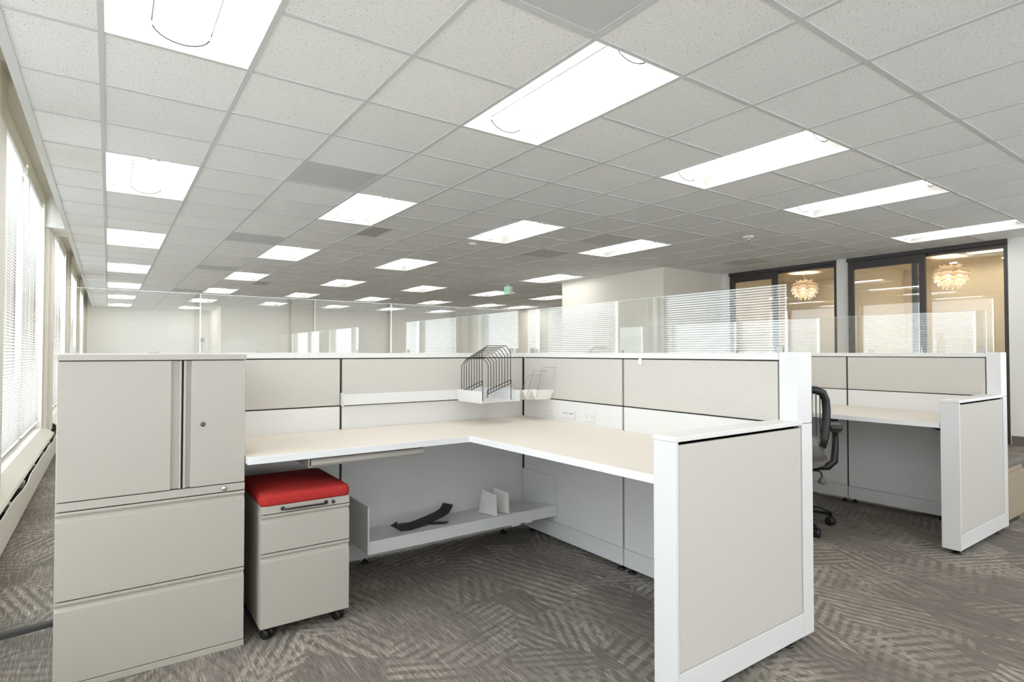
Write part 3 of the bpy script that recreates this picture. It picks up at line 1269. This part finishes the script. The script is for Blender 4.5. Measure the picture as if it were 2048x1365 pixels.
lock(dr, .297, PYF, .872, o)
rl = build('lock_rail', MB().box(PX0 + .001, PX1 - .001, PYF, b, .6065, .6345), 'putty_metal', cb, o, bevel=.001)
build('lock', MB().lathe([(.0095, 0), (.0095, -.004), (.0075, -.007), (.003, -.008)], (.371, PYF, .6195), 18, 'y'), 'chrome', rl, o)


def drawer_front(parent, x0, x1, yf, z0, z1, o, th=.018):
    p = [(yf, z0), (yf + th, z0), (yf + th, z1), (yf - .001, z1), (yf - .001, z1 - .009), (yf + .006, z1 - .011), (yf + .0105, z1 - .020), (yf + .003, z1 - .031), (yf, z1 - .032)]
    return build('drawer', MB().prism(p, x0, x1, 'x'), 'putty_metal', parent, o, bevel=.0008)


drawer_front(cb, PX0 + .001, PX1 - .001, PYF, .3065, .6025, o)
drawer_front(cb, PX0 + .001, PX1 - .001, PYF, .0255, .3025, o)

# ------------------------------------------------------------------ mobile pedestal with the red cushion
pd = root('mobile_pedestal', (.68, 2.65, 0), 'putty mobile drawer pedestal on black casters under the left end of the desk', 'pedestal')
o = pd.location
qx0, qx1, qy, qb = .500, .857, 2.432, 2.868
build('body', MB().box(qx0, qx1, qy + .018, qb, .048, .5315), 'putty_metal', pd, o, bevel=.0015)
tr_ = build('top_rail', MB().box(qx0 + .001, qx1 - .001, qy, qy + .0175, .500, .5315), 'putty_metal', pd, o, bevel=.001)
lock(tr_, .786, qy, .513, o, .008)
hb = MB()
for x in (.582, .756):
    hb.lathe([(.008, 0), (.008, -.003), (.005, -.005)], (x, qy, .5155), 14, 'y')
hb.tube([(.582, qy - .004, .5155), (.584, qy - .016, .5155), (.590, qy - .022, .5155), (.748, qy - .022, .5155), (.754, qy - .016, .5155), (.756, qy - .004, .5155)], .0042, 10)
build('handle', hb, 'black_plastic', pd, o)
build('reveal', MB().box(qx0 + .004, qx1 - .004, qy + .0150, qy + .018, .05, .53), 'dark_gap', pd, o)
drawer_front(pd, qx0 + .001, qx1 - .001, qy, .3465, .4965, o, .016)
drawer_front(pd, qx0 + .001, qx1 - .001, qy, .050, .3425, o, .016)


def caster(x, y, parent, o, ang=0.0, r=.021, top=.048):
    m = MB()
    for s in (-1, 1):
        m.lathe([(r * .3, -.0065), (r * .92, -.0065), (r, -.003), (r, .003), (r * .92, .0065), (r * .3, .0065)], (s * .0125, 0, r), 20, 'x')
    m.tube([(0, 0, r), (0, .0, top)], .005, 8)
    m.box(-.006, .006, -.015, .012, r + .004, r + .018)
    M = Matrix.Translation((x, y, 0)) @ Matrix.Rotation(ang, 4, 'Z')
    m.xf(M)
    return build('caster', m, 'black_plastic', parent, o)


for (x, y, a) in ((.532, 2.462, .5), (.820, 2.466, .6), (.535, 2.83, .1), (.82, 2.83, .4)):
    caster(x, y, pd, o, a)

# cushion: rounded box with a slight crown
def cushion(x0, x1, y0, y1, z0, z1, crown, mat, name, label, cat, r=.022):
    m = MB()
    N = 26
    rows = []
    hx, hy = (x1 - x0) / 2, (y1 - y0) / 2
    cx_, cy_ = (x0 + x1) / 2, (y0 + y1) / 2
    layers = []
    h = z1 - z0
    for (inset, z) in ((.006, 0), (.001, .006), (0, .012), (0, h - r * .9), (r * .12, h - r * .5), (r * .35, h - r * .2), (r * .7, h - r * .05)):
        layers.append((inset, z0 + z))
    rad = .03

    def ring(ins, z):
        pts = []
        rr = max(rad - ins, .006)
        ax, ay = hx - ins, hy - ins
        for q, (sx, sy) in enumerate(((1, 1), (-1, 1), (-1, -1), (1, -1))):
            for k in range(7):
                a = q * PI / 2 + k * PI / 12
                pts.append((cx_ + sx * (ax - rr) + rr * math.cos(a), cy_ + sy * (ay - rr) + rr * math.sin(a), z))
        return pts
    allr = [ring(i, z) for i, z in layers]
    for s in (.85, .6, .35, .1):
        base = ring(r, 0)
        k = 1 - s * s
        allr.append([(cx_ + (p[0] - cx_) * s, cy_ + (p[1] - cy_) * s, z1 + crown * k) for p in base])
    n = len(allr[0])
    for rg in allr:
        m.v += rg
    for a in range(len(allr) - 1):
        for k in range(n):
            k2 = (k + 1) % n
            m.f.append((a * n + k, a * n + k2, (a + 1) * n + k2, (a + 1) * n + k))
            m.m.append(0)
            m.s.append(True)
    m.f.append(tuple(reversed(range(n))))
    m.m.append(0)
    m.s.append(False)
    m.f.append(tuple((len(allr) - 1) * n + k for k in range(n)))
    m.m.append(0)
    m.s.append(True)
    ob = build(name, m, mat, None, (cx_, cy_, z0))
    ob.location = (cx_, cy_, z0)
    tag(ob, label, cat)
    return ob


cushion(.497, .860, 2.424, 2.872, .532, .580, .009, 'red_fabric', 'seat_cushion', 'bright red ribbed seat cushion on top of the drawer pedestal', 'cushion')

# ------------------------------------------------------------------ lower shelf with dividers
sh = root('wall_shelf', (1.62, 2.84, .17), 'white metal shelf with end panels mounted low under the desk', 'shelf')
o = sh.location
SY0, SY1 = 2.668, CY - .003
SZF, SZB = .232, .190      # front lip and rear height of the slightly back-tilted shelf
build('shelf_board', MB().prism([(SY0, .168), (SY0 + .012, .168), (SY0 + .012, SZF - .014), (SY1, SZB - .008), (SY1, SZB), (SY0 + .004, SZF - .001), (SY0, SZF - .001)], 1.040, CX - .010, 'x'), 'trim_white', sh, o, bevel=.001)
for (xa, xb) in ((1.030, 1.0395), (CX - .0095, CX - .002)):
    build('end_panel', MB().prism([(SY0 + .001, .168), (SY1, .168), (SY1, .398), (SY0 + .001, .398)], xa, xb, 'x'), 'trim_white', sh, o, bevel=.002)
build('joint_clip', MB().box(1.875, 1.93, SY0 - .004, SY0 - .0002, .158, .222).box(1.965, 2.02, SY0 - .004, SY0 - .0002, .163, .226), 'trim_white', sh, o, bevel=.001)


def divider(x, label, back):
    r = root('shelf_divider', (x, 2.76, .21), label, 'shelf divider', 'white shelf dividers')
    o = r.location
    zf = SZF
    zb = SZF - (SZF - SZB) * (back - SY0) / (SY1 - SY0) + .003
    build('plate', MB().prism([(SY0 + .004, zf + .001), (back, zb), (back - .035, .352), (SY0 + .010, .348)], x - .0012, x + .0012, 'x'), 'white_plastic', r, o)
    build('foot_flange', MB().prism([(SY0 + .004, zf + .0005), (back, zb - .0005), (back, zb + .001), (SY0 + .004, zf + .002)], x + .0013, x + .055, 'x'), 'white_plastic', r, o)


divider(1.778, 'white metal divider standing on the low shelf, left one of the pair', 2.86)
divider(1.860, 'white metal divider standing on the low shelf, right one of the pair', 2.86)

st = MB()
zs = lambda y: SZF - (SZF - SZB) * (y - SY0) / (SY1 - SY0)
pa = [(1.222, 2.80, .258), (1.230, 2.792, .242), (1.248, 2.785, .233), (1.29, 2.782, .231), (1.36, 2.800, .233), (1.44, 2.835, .235), (1.52, 2.872, .238), (1.565, 2.895, .244), (1.592, 2.915, .256), (1.610, 2.928, .272)]
st.ribbon(pa, (-.40, .85, .26), .062, .004)
so = build('rubber_strip', st, 'black_rubber', None, (1.4, 2.82, .215))
so.location = (1.4, 2.82, .215)
tag(so, 'curled black rubber strip lying on top of the other on the low shelf', 'rubber strip', 'black rubber strips')
st = MB()
st.ribbon([(1.27, 2.945, zs(2.945) + .005), (1.33, 2.93, zs(2.93) + .005), (1.40, 2.875, zs(2.875) + .005), (1.46, 2.80, zs(2.80) + .005), (1.505, 2.75, zs(2.75) + .005)], (.75, .65, -.09), .050, .003)
so = build('rubber_strip', st, 'black_rubber', None, (1.4, 2.86, .205))
so.location = (1.4, 2.86, .205)
tag(so, 'flat black rubber strip crossing underneath on the low shelf', 'rubber strip', 'black rubber strips')

# ------------------------------------------------------------------ rail, tray and sorters above the desk
rr = root('accessory_rail', (1.5, 2.99, .866), 'white horizontal accessory rail on the left partition above the desk', 'rail')
o = rr.location
build('rail', MB().prism([(2.972, .866), (2.978, .866), (CY - .001, .874), (CY - .001, .916), (2.978, .924), (2.972, .924)], 1.012, 2.10, 'x'), 'trim_white', rr, o, bevel=.001)
build('end_bracket', MB().box(1.008, 1.0117, 2.966, CY - .001, .862, .930).lathe([(.0025, 0), (.0025, -.002)], (1.026, 2.972, .905), 8, 'y').lathe([(.0025, 0), (.0025, -.002)], (1.026, 2.972, .882), 8, 'y'), 'trim_white', rr, o)

ty = root('paper_tray', (1.82, 2.84, .862), 'white open desk tray hanging from the rail at the partition corner', 'tray')
o = ty.location
TX0, TX1, TY0, TY1, TZ = 1.702, 1.958, 2.706, 2.9715, .862
fl_ = MB()
fl_.prism([(TX0, TY0), (TX0 + .07, TY0), (TX0 + .10, TY0 + .012), (TX0 + .16, TY0 + .016), (TX0 + .21, TY0 + .008), (TX0 + .24, TY0), (TX1, TY0), (TX1, TY1), (TX0, TY1)], TZ, TZ + .003, 'z')
build('tray_floor', fl_, 'trim_white', ty, o, bevel=.0008)
build('side_wall', MB().box(TX0 - .003, TX0, TY0, TY1, TZ - .004, .926), 'trim_white', ty, o, bevel=.0008)
build('side_wall', MB().box(TX1, TX1 + .003, TY0, TY1, TZ - .004, .926), 'trim_white', ty, o, bevel=.0008)
build('rear_wall', MB().box(TX0, TX1, TY1 - .003, TY1, TZ + .003, .930), 'trim_white', ty, o, bevel=.0008)
build('front_lip', MB().box(TX0, TX0 + .05, TY0, TY0 + .002, TZ + .003, TZ + .006).box(TX1 - .03, TX1, TY0, TY0 + .002, TZ + .003, TZ + .03), 'trim_white', ty, o)

# wire file sorter: nine arches stepping up and back
fs = root('file_sorter', (1.83, 2.83, TZ + .003), 'black wire file sorter of stepped arches standing in the white tray', 'file sorter')
o = Vector((0, 0, 0))
zt = TZ + .0065
org = Vector((1.83, 2.83, TZ + .003))
n_ar = 9


def arch_pt(t, side):
    # t = 0 rear (low) ... 1 front (tall)
    y = 2.952 + (2.765 - 2.952) * t
    x = (1.713 + .025 * t) if side == 0 else (1.900 + .035 * t)
    return Vector((x, y, 0))


def rail_z(t):
    return .912 + .072 * t


for k in range(n_ar):
    t = k / (n_ar - 1)
    L_, R_ = arch_pt(t, 0), arch_pt(t, 1)
    d = (R_ - L_).normalized()
    zb = rail_z(t) - .022
    ztop = 1.107 + .076 * t
    Z = lambda v: Vector((0, 0, v))
    pts = [L_ + Z(zb), L_ + Z(ztop - .040), L_ + d * .030 + Z(ztop - .003), L_ + d * .038 + Z(ztop),
           R_ - d * .038 + Z(ztop), R_ - d * .030 + Z(ztop - .003), R_ + Z(ztop - .040), R_ + Z(zb)]
    build('wire_arch', MB().tube(pts, .0022, 6), 'black_wire', fs, org)
for side in (0, 1):
    A, B = arch_pt(0, side), arch_pt(1, side)
    f1 = B + Vector((0, -.006, 0))
    r1 = A + Vector((0, .006, 0))
    build('base_rail', MB().tube([r1 + Z(zt), r1 + Z(rail_z(0)), f1 + Z(rail_z(1)), f1 + Z(zt)], .0024, 6)
          .tube([A + Z(rail_z(0) - .022), B + Z(rail_z(1) - .022)], .0022, 6), 'black_wire', fs, org)

# zig-zag holder with clear sheets on the right partition
zg = root('zigzag_holder', (2.14, 2.85, .84), 'white zig-zag sheet holder hanging at the corner on the right partition', 'holder')
o = zg.location
zz = [(2.958, .905), (2.915, .848), (2.868, .912), (2.822, .855), (2.772, .914), (2.728, .862), (2.690, .920)]
up = [(y, z) for y, z in zz]
th = .0035
poly = [(y, z + th) for y, z in up] + [(y, z - th) for y, z in reversed(up)]
zm = MB()
for (p, q) in zip(up, up[1:]):
    d = Vector((q[0] - p[0], q[1] - p[1])).normalized()
    nn = Vector((-d.y, d.x)) * .0018
    zm.prism([(p[0] + nn.x, p[1] + nn.y), (q[0] + nn.x, q[1] + nn.y), (q[0] - nn.x, q[1] - nn.y), (p[0] - nn.x, p[1] - nn.y)], 2.095, CX - .004, 'x')
build('zigzag', zm, 'white_plastic', zg, o)
build('mount_plate', MB().box(CX - .0038, CX - .0005, 2.72, 2.93, .866, .905), 'white_plastic', zg, o)
for k, (y0_, y1_, h_, lab, dz) in enumerate(((2.915, 2.802, .150, 'slanting clear plastic sheet in the first slot of the zig-zag holder', 0),
                                             (2.822, 2.755, .170, 'clear plastic sheet in the middle slot of the zig-zag holder', 0),
                                             (2.728, 2.665, .185, 'tall clear plastic sheet in the last slot, nearest the outlets', 0))):
    z0_ = (.848, .855, .862)[k] + .0085
    r = MB()
    d = Vector((y1_ - y0_, h_)).normalized()
    nn = Vector((-d.y, d.x)) * .0011
    r.prism([(y0_ + nn.x, z0_ + .006 + nn.y), (y0_ - nn.x, z0_ + .006 - nn.y), (y1_ - nn.x, z0_ + h_ - nn.y), (y1_ + nn.x, z0_ + h_ + nn.y)], 2.097, 2.198, 'x')
    so = build('plastic_sheet', r, 'acrylic', None, (2.15, y0_, z0_))
    so.location = (2.15, y0_, z0_)
    # dark thin edges of the sheet
    ee = MB()
    ee.tube([(2.096, y0_, z0_ + .006), (2.096, y1_, z0_ + h_), (2.198, y1_, z0_ + h_)], .0011, 5)
    build('sheet_edge', ee, 'sheet_rim', so, (2.15, y0_, z0_))
    tag(so, lab, 'plastic sheet', 'clear plastic sheets')


# outlets on the right partition, below the zig-zag holder
def outlet(yc, zc, w, h, kind, label):
    r = root('outlet_plate', (CX, yc, zc - h / 2), label, 'outlet', 'outlets above the desk')
    o = r.location
    x = CX - .0005
    build('plate', MB().box(x - .004, x, yc - w / 2, yc + w / 2, zc - h / 2, zc + h / 2), 'tile_white', r, o, bevel=.001)
    s = MB()
    if kind == 'power':
        for dy in (.026, -.020):
            for a, b_, hh in ((-.006, .006, .006), (.006, .006, .005), (0, -.008, .004)):
                s.box(x - .0045, x - .0038, yc + dy + a - .0012, yc + dy + a + .0012, zc + b_ - hh / 2, zc + b_ + hh / 2)
    else:
        for dy in (.036, .014, -.016, -.036):
            s.box(x - .0045, x - .0038, yc + dy - .004, yc + dy + .004, zc + .003, zc + .010)
    build('socket', s, 'slot_dark', r, o)
    build('shadow_strip', MB().box(x - .003, x, yc - w / 2, yc + w / 2, zc - h / 2 - .002, zc - h / 2 - .0002), 'vent_metal', r, o)  # grey strip put under the plate as its shadow line


outlet(2.745, .779, .080, .040, 'power', 'white power outlet on the right partition, left of the three plates')
outlet(2.563, .781, .120, .044, 'data', 'white data outlet plate on the right partition, the middle plate')
outlet(2.380, .781, .085, .048, 'power', 'white power outlet on the right partition, right of the three plates')

hk = MB()
hk.lathe([(.018, 0), (.019, -.004), (.015, -.008), (.006, -.010)], (0, 0, 0), 20, 'x')
hk.xf(Matrix.Translation((CX - .0005, 2.006, 1.097)) @ Matrix.Diagonal((1, .72, 1.05, 1)))
hr = root('wall_hook', (CX, 2.006, 1.078), 'small white rounded hook on the fabric of the right partition', 'hook')
build('hook_plate', hk, 'white_plastic', hr, hr.location)
build('hook_tab', MB().tube([(CX - .010, 2.006, 1.104), (CX - .012, 2.006, 1.088), (CX - .016, 2.006, 1.086), (CX - .016, 2.006, 1.092)], .0025, 6), 'white_plastic', hr, hr.location)

# little grey clip on the far edge of the partition cap
cm = MB().box(.150, .190, 3.085, 3.105, 1.1415, 1.146).box(.150, .154, 3.085, 3.105, 1.146, 1.150).box(.186, .190, 3.085, 3.105, 1.146, 1.150)
co_ = build('cap_clip', cm, 'vent_metal', None, (.17, 3.095, 1.1415))
co_.location = (.17, 3.095, 1.1415)
tag(co_, 'tiny grey clip on the partition cap behind the tall cabinet', 'clip')

# black cable cover on the floor at the left edge
cc = root('cable_cover', (-.31, 3.09, 0), 'black rubber cable cover across the carpet at the left edge, beside the cabinet', 'cable cover')
m = MB().prism([(-.036, 0), (.036, 0), (.020, .011), (.012, .0135), (-.012, .0135), (-.020, .011)], -.165, .145, 'x')
m.xf(Matrix.Translation((-.31, 3.09, 0)) @ Matrix.Rotation(.17, 4, 'Z'))
build('cover_strip', m, 'black_rubber', cc, cc.location, bevel=.001)


# ------------------------------------------------------------------ office chair in the second cubicle
def chair(loc, rz):
    r = root('office_chair', loc, 'black mesh-back office chair on casters, half hidden behind the white end post', 'office chair', rz=rz)
    O = (0, 0, 0)
    # local frame: the sitter faces +y
    hub = MB().lathe([(.045, .075), (.05, .09), (.045, .125), (.028, .13), (.028, .30), (.018, .30), (.018, .36)], (0, 0, 0), 20)
    build('gas_lift', hub, 'black_plastic', r, O)
    for k in range(5):
        a = 2 * PI * k / 5 + .32
        d = Vector((math.cos(a), math.sin(a), 0))
        n_ = Vector((-d.y, d.x, 0))
        m = MB()
        pts = [d * .03 + Vector((0, 0, .105)), d * .12 + Vector((0, 0, .108)), d * .22 + Vector((0, 0, .098)), d * .285 + Vector((0, 0, .078))]
        m.tube(pts, [.030, .027, .022, .016], 10)
        m.tube([d * .285 + Vector((0, 0, .09)), d * .285 + Vector((0, 0, .05))], .010, 8)
        build('base_leg', m, 'black_plastic', r, O)
        c = d * .285
        w = MB()
        for s in (-1, 1):
            w.lathe([(.009, -.009), (.026, -.009), (.029, -.004), (.029, .004), (.026, .009), (.009, .009)], (s * .0145, 0, .029), 22, 'x')
        w.box(-.007, .007, -.02, .018, .03, .055)
        w.xf(Matrix.Translation((c.x, c.y, 0)) @ Matrix.Rotation(a + .7, 4, 'Z'))
        build('caster', w, 'black_plastic', r, O)
    # mechanism and seat
    build('mechanism', MB().box(-.09, .09, -.13, .12, .355, .405).tube([(.05, -.02, .375), (.20, -.02, .372), (.215, -.02, .360), (.217, -.02, .335)], .0055, 8), 'black_plastic', r, O, bevel=.008)
    lv = MB().lathe([(.006, .02), (.014, .005), (.026, -.018), (.024, -.028), (.008, -.034)], (.217, -.02, .322), 14)
    build('height_lever', lv, 'chair_shell', r, O)
    seat = MB()
    secs = []
    for (y, hw, z) in ((-.23, .19, .445), (-.21, .225, .452), (-.1, .245, .456), (.05, .25, .458), (.18, .24, .455), (.24, .215, .440), (.26, .17, .420)):
        ring = []
        for k in range(16):
            a = 2 * PI * k / 16
            ring.append((hw * math.copysign(abs(math.cos(a)) ** .45, math.cos(a)), y, z + .030 * math.copysign(abs(math.sin(a)) ** .8, math.sin(a))))
        secs.append(ring)
    for rg in secs:
        seat.v += rg
    for a in range(len(secs) - 1):
        for k in range(16):
            k2 = (k + 1) % 16
            seat.f.append((a * 16 + k, a * 16 + k2, (a + 1) * 16 + k2, (a + 1) * 16 + k))
            seat.m.append(0)
            seat.s.append(True)
    for a, rv in ((0, True), (len(secs) - 1, False)):
        seat.f.append(tuple(a * 16 + (15 - k if rv else k) for k in range(16)))
        seat.m.append(0)
        seat.s.append(False)
    build('seat', seat, 'grey_fabric', r, O)
    # back shell under the seat sweeping up to the back
    shl = MB()
    secs = []
    for (y, z, hw, t) in ((.02, .402, .16, .008), (-.12, .405, .19, .009), (-.23, .43, .215, .010), (-.285, .49, .225, .010), (-.30, .56, .215, .009), (-.297, .615, .19, .008)):
        secs.append((y, z, hw, t))
    prevr = None
    for (y, z, hw, t) in secs:
        b_ = len(shl.v)
        for k in range(9):
            u = -1 + 2 * k / 8
            cv = .055 * u * u
            shl.v.append((u * hw, y + cv * .9, z + cv * .25))
        if prevr is not None:
            for k in range(8):
                shl.f.append((prevr + k, prevr + k + 1, b_ + k + 1, b_ + k))
                shl.m.append(0)
                shl.s.append(True)
        prevr = b_
    so_ = build('back_shell', shl, 'chair_shell', r, O)
    sm_ = so_.modifiers.new('solid', 'SOLIDIFY')
    sm_.thickness = .012
    # back frame: rounded hoop, with vertical slots filled with mesh
    hoop = MB()
    path = []
    yb = lambda z: -.285 + .05 * math.sin((z - .55) * 5.0) - .03 * (z > .82) * (z - .82) * 8
    for (x, z) in ((.205, .56), (.222, .62), (.232, .70), (.236, .78), (.232, .85), (.215, .892), (.18, .910), (.09, .918), (0, .92), (-.09, .918), (-.18, .910), (-.215, .892), (-.232, .85), (-.236, .78), (-.232, .70), (-.222, .62), (-.205, .56)):
        cv = .05 * (x / .236) ** 2
        path.append((x, yb(z) + cv, z))
    hoop.tube(path, .025, 10)
    build('back_frame', hoop, 'black_plastic', r, O)
    rib = MB()
    for k in range(19):
        x = -.20 + .4 * k / 18
        cv = .05 * (x / .236) ** 2
        rib.tube([(x, yb(z) + cv, z) for z in (.57, .64, .72, .80, .88, .912)], .0032, 5)
    build('back_mesh', rib, 'black_plastic', r, O)
    for s in (-1, 1):
        arm = MB()
        arm.tube([(s * .16, -.08, .405), (s * .25, -.07, .415), (s * .285, -.06, .45), (s * .292, -.055, .54), (s * .292, -.05, .64)], [.022, .024, .024, .020, .018], 12)
        arm.box(s * .292 - .028, s * .292 + .028, -.10, .0, .638, .652)
        build('arm_support', arm, 'black_plastic', r, O)
        pad = MB()
        pad.box(s * .292 - .040, s * .292 + .040, -.155, .115, .652, .692)
        build('arm_pad', pad, 'arm_pad', r, O, bevel=.016, seg=4)
    return r


chair((3.71, 2.10, 0), -1.05)

# ------------------------------------------------------------------ low pedestal with grey cushion behind the second cubicle
bp_ = root('storage_bench', (5.0, 1.45, 0), 'taupe metal pedestal at the right edge of the photo, behind the low partition', 'pedestal')
o = bp_.location
build('body', MB().box(4.81, 5.17, 1.225, 1.70, .035, .385), 'taupe_metal', bp_, o, bevel=.002)
build('drawer', MB().box(4.812, 5.168, 1.208, 1.225, .055, .350), 'taupe_metal', bp_, o, bevel=.002)
build('plinth', MB().box(4.82, 5.16, 1.24, 1.69, 0, .035), 'dark_gap', bp_, o)
cushion(4.805, 5.175, 1.212, 1.71, .385, .425, .006, 'grey_fabric', 'seat_cushion', 'grey seat cushion on the taupe pedestal at the right edge', 'cushion', .016)


# ------------------------------------------------------------------ sliding glass doors on the right wall
def glazed(k, y0, y1, ym, yin):
    """y0..y1 opening; the near part y0..ym is fixed glass, ym..y1 the sliding leaf; yin = stile of the fixed part behind"""
    f = MB()
    x0, x1 = XR + .01, XR + .11
    f.box(x0, x1, y0, y0 + .045, 0, 2.545)
    f.box(x0, x1, y1 - .045, y1, 0, 2.545)
    f.box(x0, x1, y0 + .045, y1 - .045, 2.47, 2.562)
    f.box(x0 + .04, x1, yin, yin + .065, 0, 2.47)
    f.box(x0 + .04, x1, y0 + .045, yin, 0, .08)
    d = struct('door_%d' % k, f, 'bronze', bevel=.003)
    build('fixed_pane', MB().box(x0 + .055, x0 + .063, y0 + .045, yin, .08, 2.47), 'door_glass', d)
    lf = MB()
    a, b_ = XR - .045, XR - .003
    lf.box(a, b_, ym, ym + .075, .02, 2.50)
    lf.box(a, b_, y1 - .10, y1 - .02, .02, 2.50)
    lf.box(a, b_, ym + .075, y1 - .10, 2.385, 2.50)
    lf.box(a, b_, ym + .075, y1 - .10, .02, .16)
    leaf = build('sliding_leaf', lf, 'bronze', d, bevel=.003)
    build('leaf_pane', MB().box(a + .017, a + .024, ym + .075, y1 - .10, .16, 2.385), 'door_glass', leaf)
    build('pull_handle', MB().tube([(a - .04, ym + .037, .75), (a - .04, ym + .037, 1.24)], .012, 10).tube([(a, ym + .037, .80), (a - .04, ym + .037, .80)], .008, 8).tube([(a, ym + .037, 1.19), (a - .04, ym + .037, 1.19)], .008, 8), 'chrome', leaf)
    build('track', MB().box(a - .004, XR + .01, y0, y1, 2.503, 2.561), 'bronze', d, bevel=.002)


glazed(1, 2.27, 4.16, 3.14, 3.27)
glazed(2, 4.325, 6.17, 5.26, 5.35)


# ------------------------------------------------------------------ petal lamps in the two rooms
def petal_lamp(loc, label, rz):
    r = root('pendant_lamp', loc, label, 'pendant lamp', 'petal pendant lamps', rz)
    O = (0, 0, 0)
    build('cord', MB().tube([(0, 0, .10), (0, 0, CZ - loc[2] - .01)], .003, 6), 'lamp_cord', r, O)
    build('ceiling_rose', MB().lathe([(.03, 0), (.03, .012), (.008, .02)], (0, 0, CZ - loc[2] - .021), 16), 'lamp_cord', r, O)
    build('diffuser', MB().lathe([(.015, .06), (.036, .045), (.048, .015), (.048, -.015), (.036, -.045), (.015, -.06)], (0, 0, 0), 24), 'bulb', r, O)
    # count, start radius, start height, end radius, end height, width, turn, tip
    rows = [(9, .070, .05, .150, .180, .125, .0, 'round'), (9, .118, .135, .212, .045, .135, .0, 'round'), (9, .130, .080, .222, -.022, .140, .0, 'round'),
            (9, .128, .020, .200, -.080, .130, .0, 'round'), (9, .105, -.035, .155, -.135, .105, .0, 'round'), (9, .070, -.085, .090, -.185, .066, .0, 'point')]
    for (cnt, r0, z0, r1, z1, wd, ph, kind) in rows:
        m = MB()
        nu, nv = 10, 8
        for i in range(nu + 1):
            t = i / nu
            if kind == 'round':
                w = wd * .5 * (.80 + .20 * min(1, t / .5)) * max(0, 1 - (max(0, t - .45) / .55) ** 2.2)
            else:
                w = wd * .5 * (.80 + .20 * min(1, t / .3)) * (1 - max(0, (t - .30) / .70) ** 1.25)
            w = max(w, .0015)
            bulge = .034 * math.sin(t * PI * .85) if z0 > z1 else .016 * math.sin(t * PI)
            dx, dz = r1 - r0, z1 - z0
            ln_ = math.hypot(dx, dz)
            nx, nz = (-dz / ln_, dx / ln_)
            sg = 1 if kind == 'point' else 1
            for j in range(nv + 1):
                u = -1 + 2 * j / nv
                wrap = .030 * u * u * (w / (wd * .5)) ** 2
                m.v.append((r0 + dx * t + nx * bulge * sg - abs(nx) * wrap - .010 * u * u, u * w, z0 + dz * t + nz * bulge * sg - abs(nz) * wrap))
        for i in range(nu):
            for j in range(nv):
                a = i * (nv + 1) + j
                m.f.append((a, a + 1, a + nv + 2, a + nv + 1))
                m.m.append(0)
                m.s.append(True)
        p0 = build('petal', m, 'petal', r, O)
        p0.rotation_euler = (0, 0, ph)
        sol = p0.modifiers.new('solid', 'SOLIDIFY')
        sol.thickness = .0012
        for k in range(1, cnt):
            c = p0.copy()
            COL.objects.link(c)
            c.parent = r
            c.rotation_euler = (0, 0, ph + 2 * PI * k / cnt)


petal_lamp((10.13, 3.17, 2.255), 'glowing layered-petal pendant lamp in the right glazed room', .1)
petal_lamp((10.13, 5.34, 2.255), 'glowing layered-petal pendant lamp in the left glazed room', .35)


def downlight(x, y, label):
    r = root('downlight', (x, y, CZ - .001), label, 'downlight', 'room downlights')
    build('trim_ring', MB().lathe([(.075, -.001), (.075, -.006), (.055, -.006)], (0, 0, 0), 24), 'white_plastic', r)
    build('bulb_face', MB().lathe([(.045, -.0062), (.045, -.009), (.02, -.009)], (0, 0, 0), 18), 'downlight', r)


downlight(10.86, 3.36, 'small round downlight behind the petal lamp of the right room')
downlight(10.9, 2.72, 'small round downlight at the right end of the right room')
downlight(10.9, 5.0, 'small round downlight in the left glazed room')
rv = make_vent(.6, .6, False, 'square vent in the ceiling of the right glazed room')
rv.location = (9.95, 2.72, CZ - .016)

# thermostat and conduit on the far wall
tw = root('thermostat', (2.60, YA - .01, 1.50), 'tiny white thermostat box with a thin conduit on the far alcove wall', 'thermostat')
o = tw.location
build('box', MB().box(2.54, 2.66, YA - .04, YA - .001, 1.51, 1.64), 'vent_metal', tw, o, bevel=.004)
build('conduit', MB().box(2.595, 2.605, YA - .012, YA - .001, .12, 1.51), 'vent_metal', tw, o)
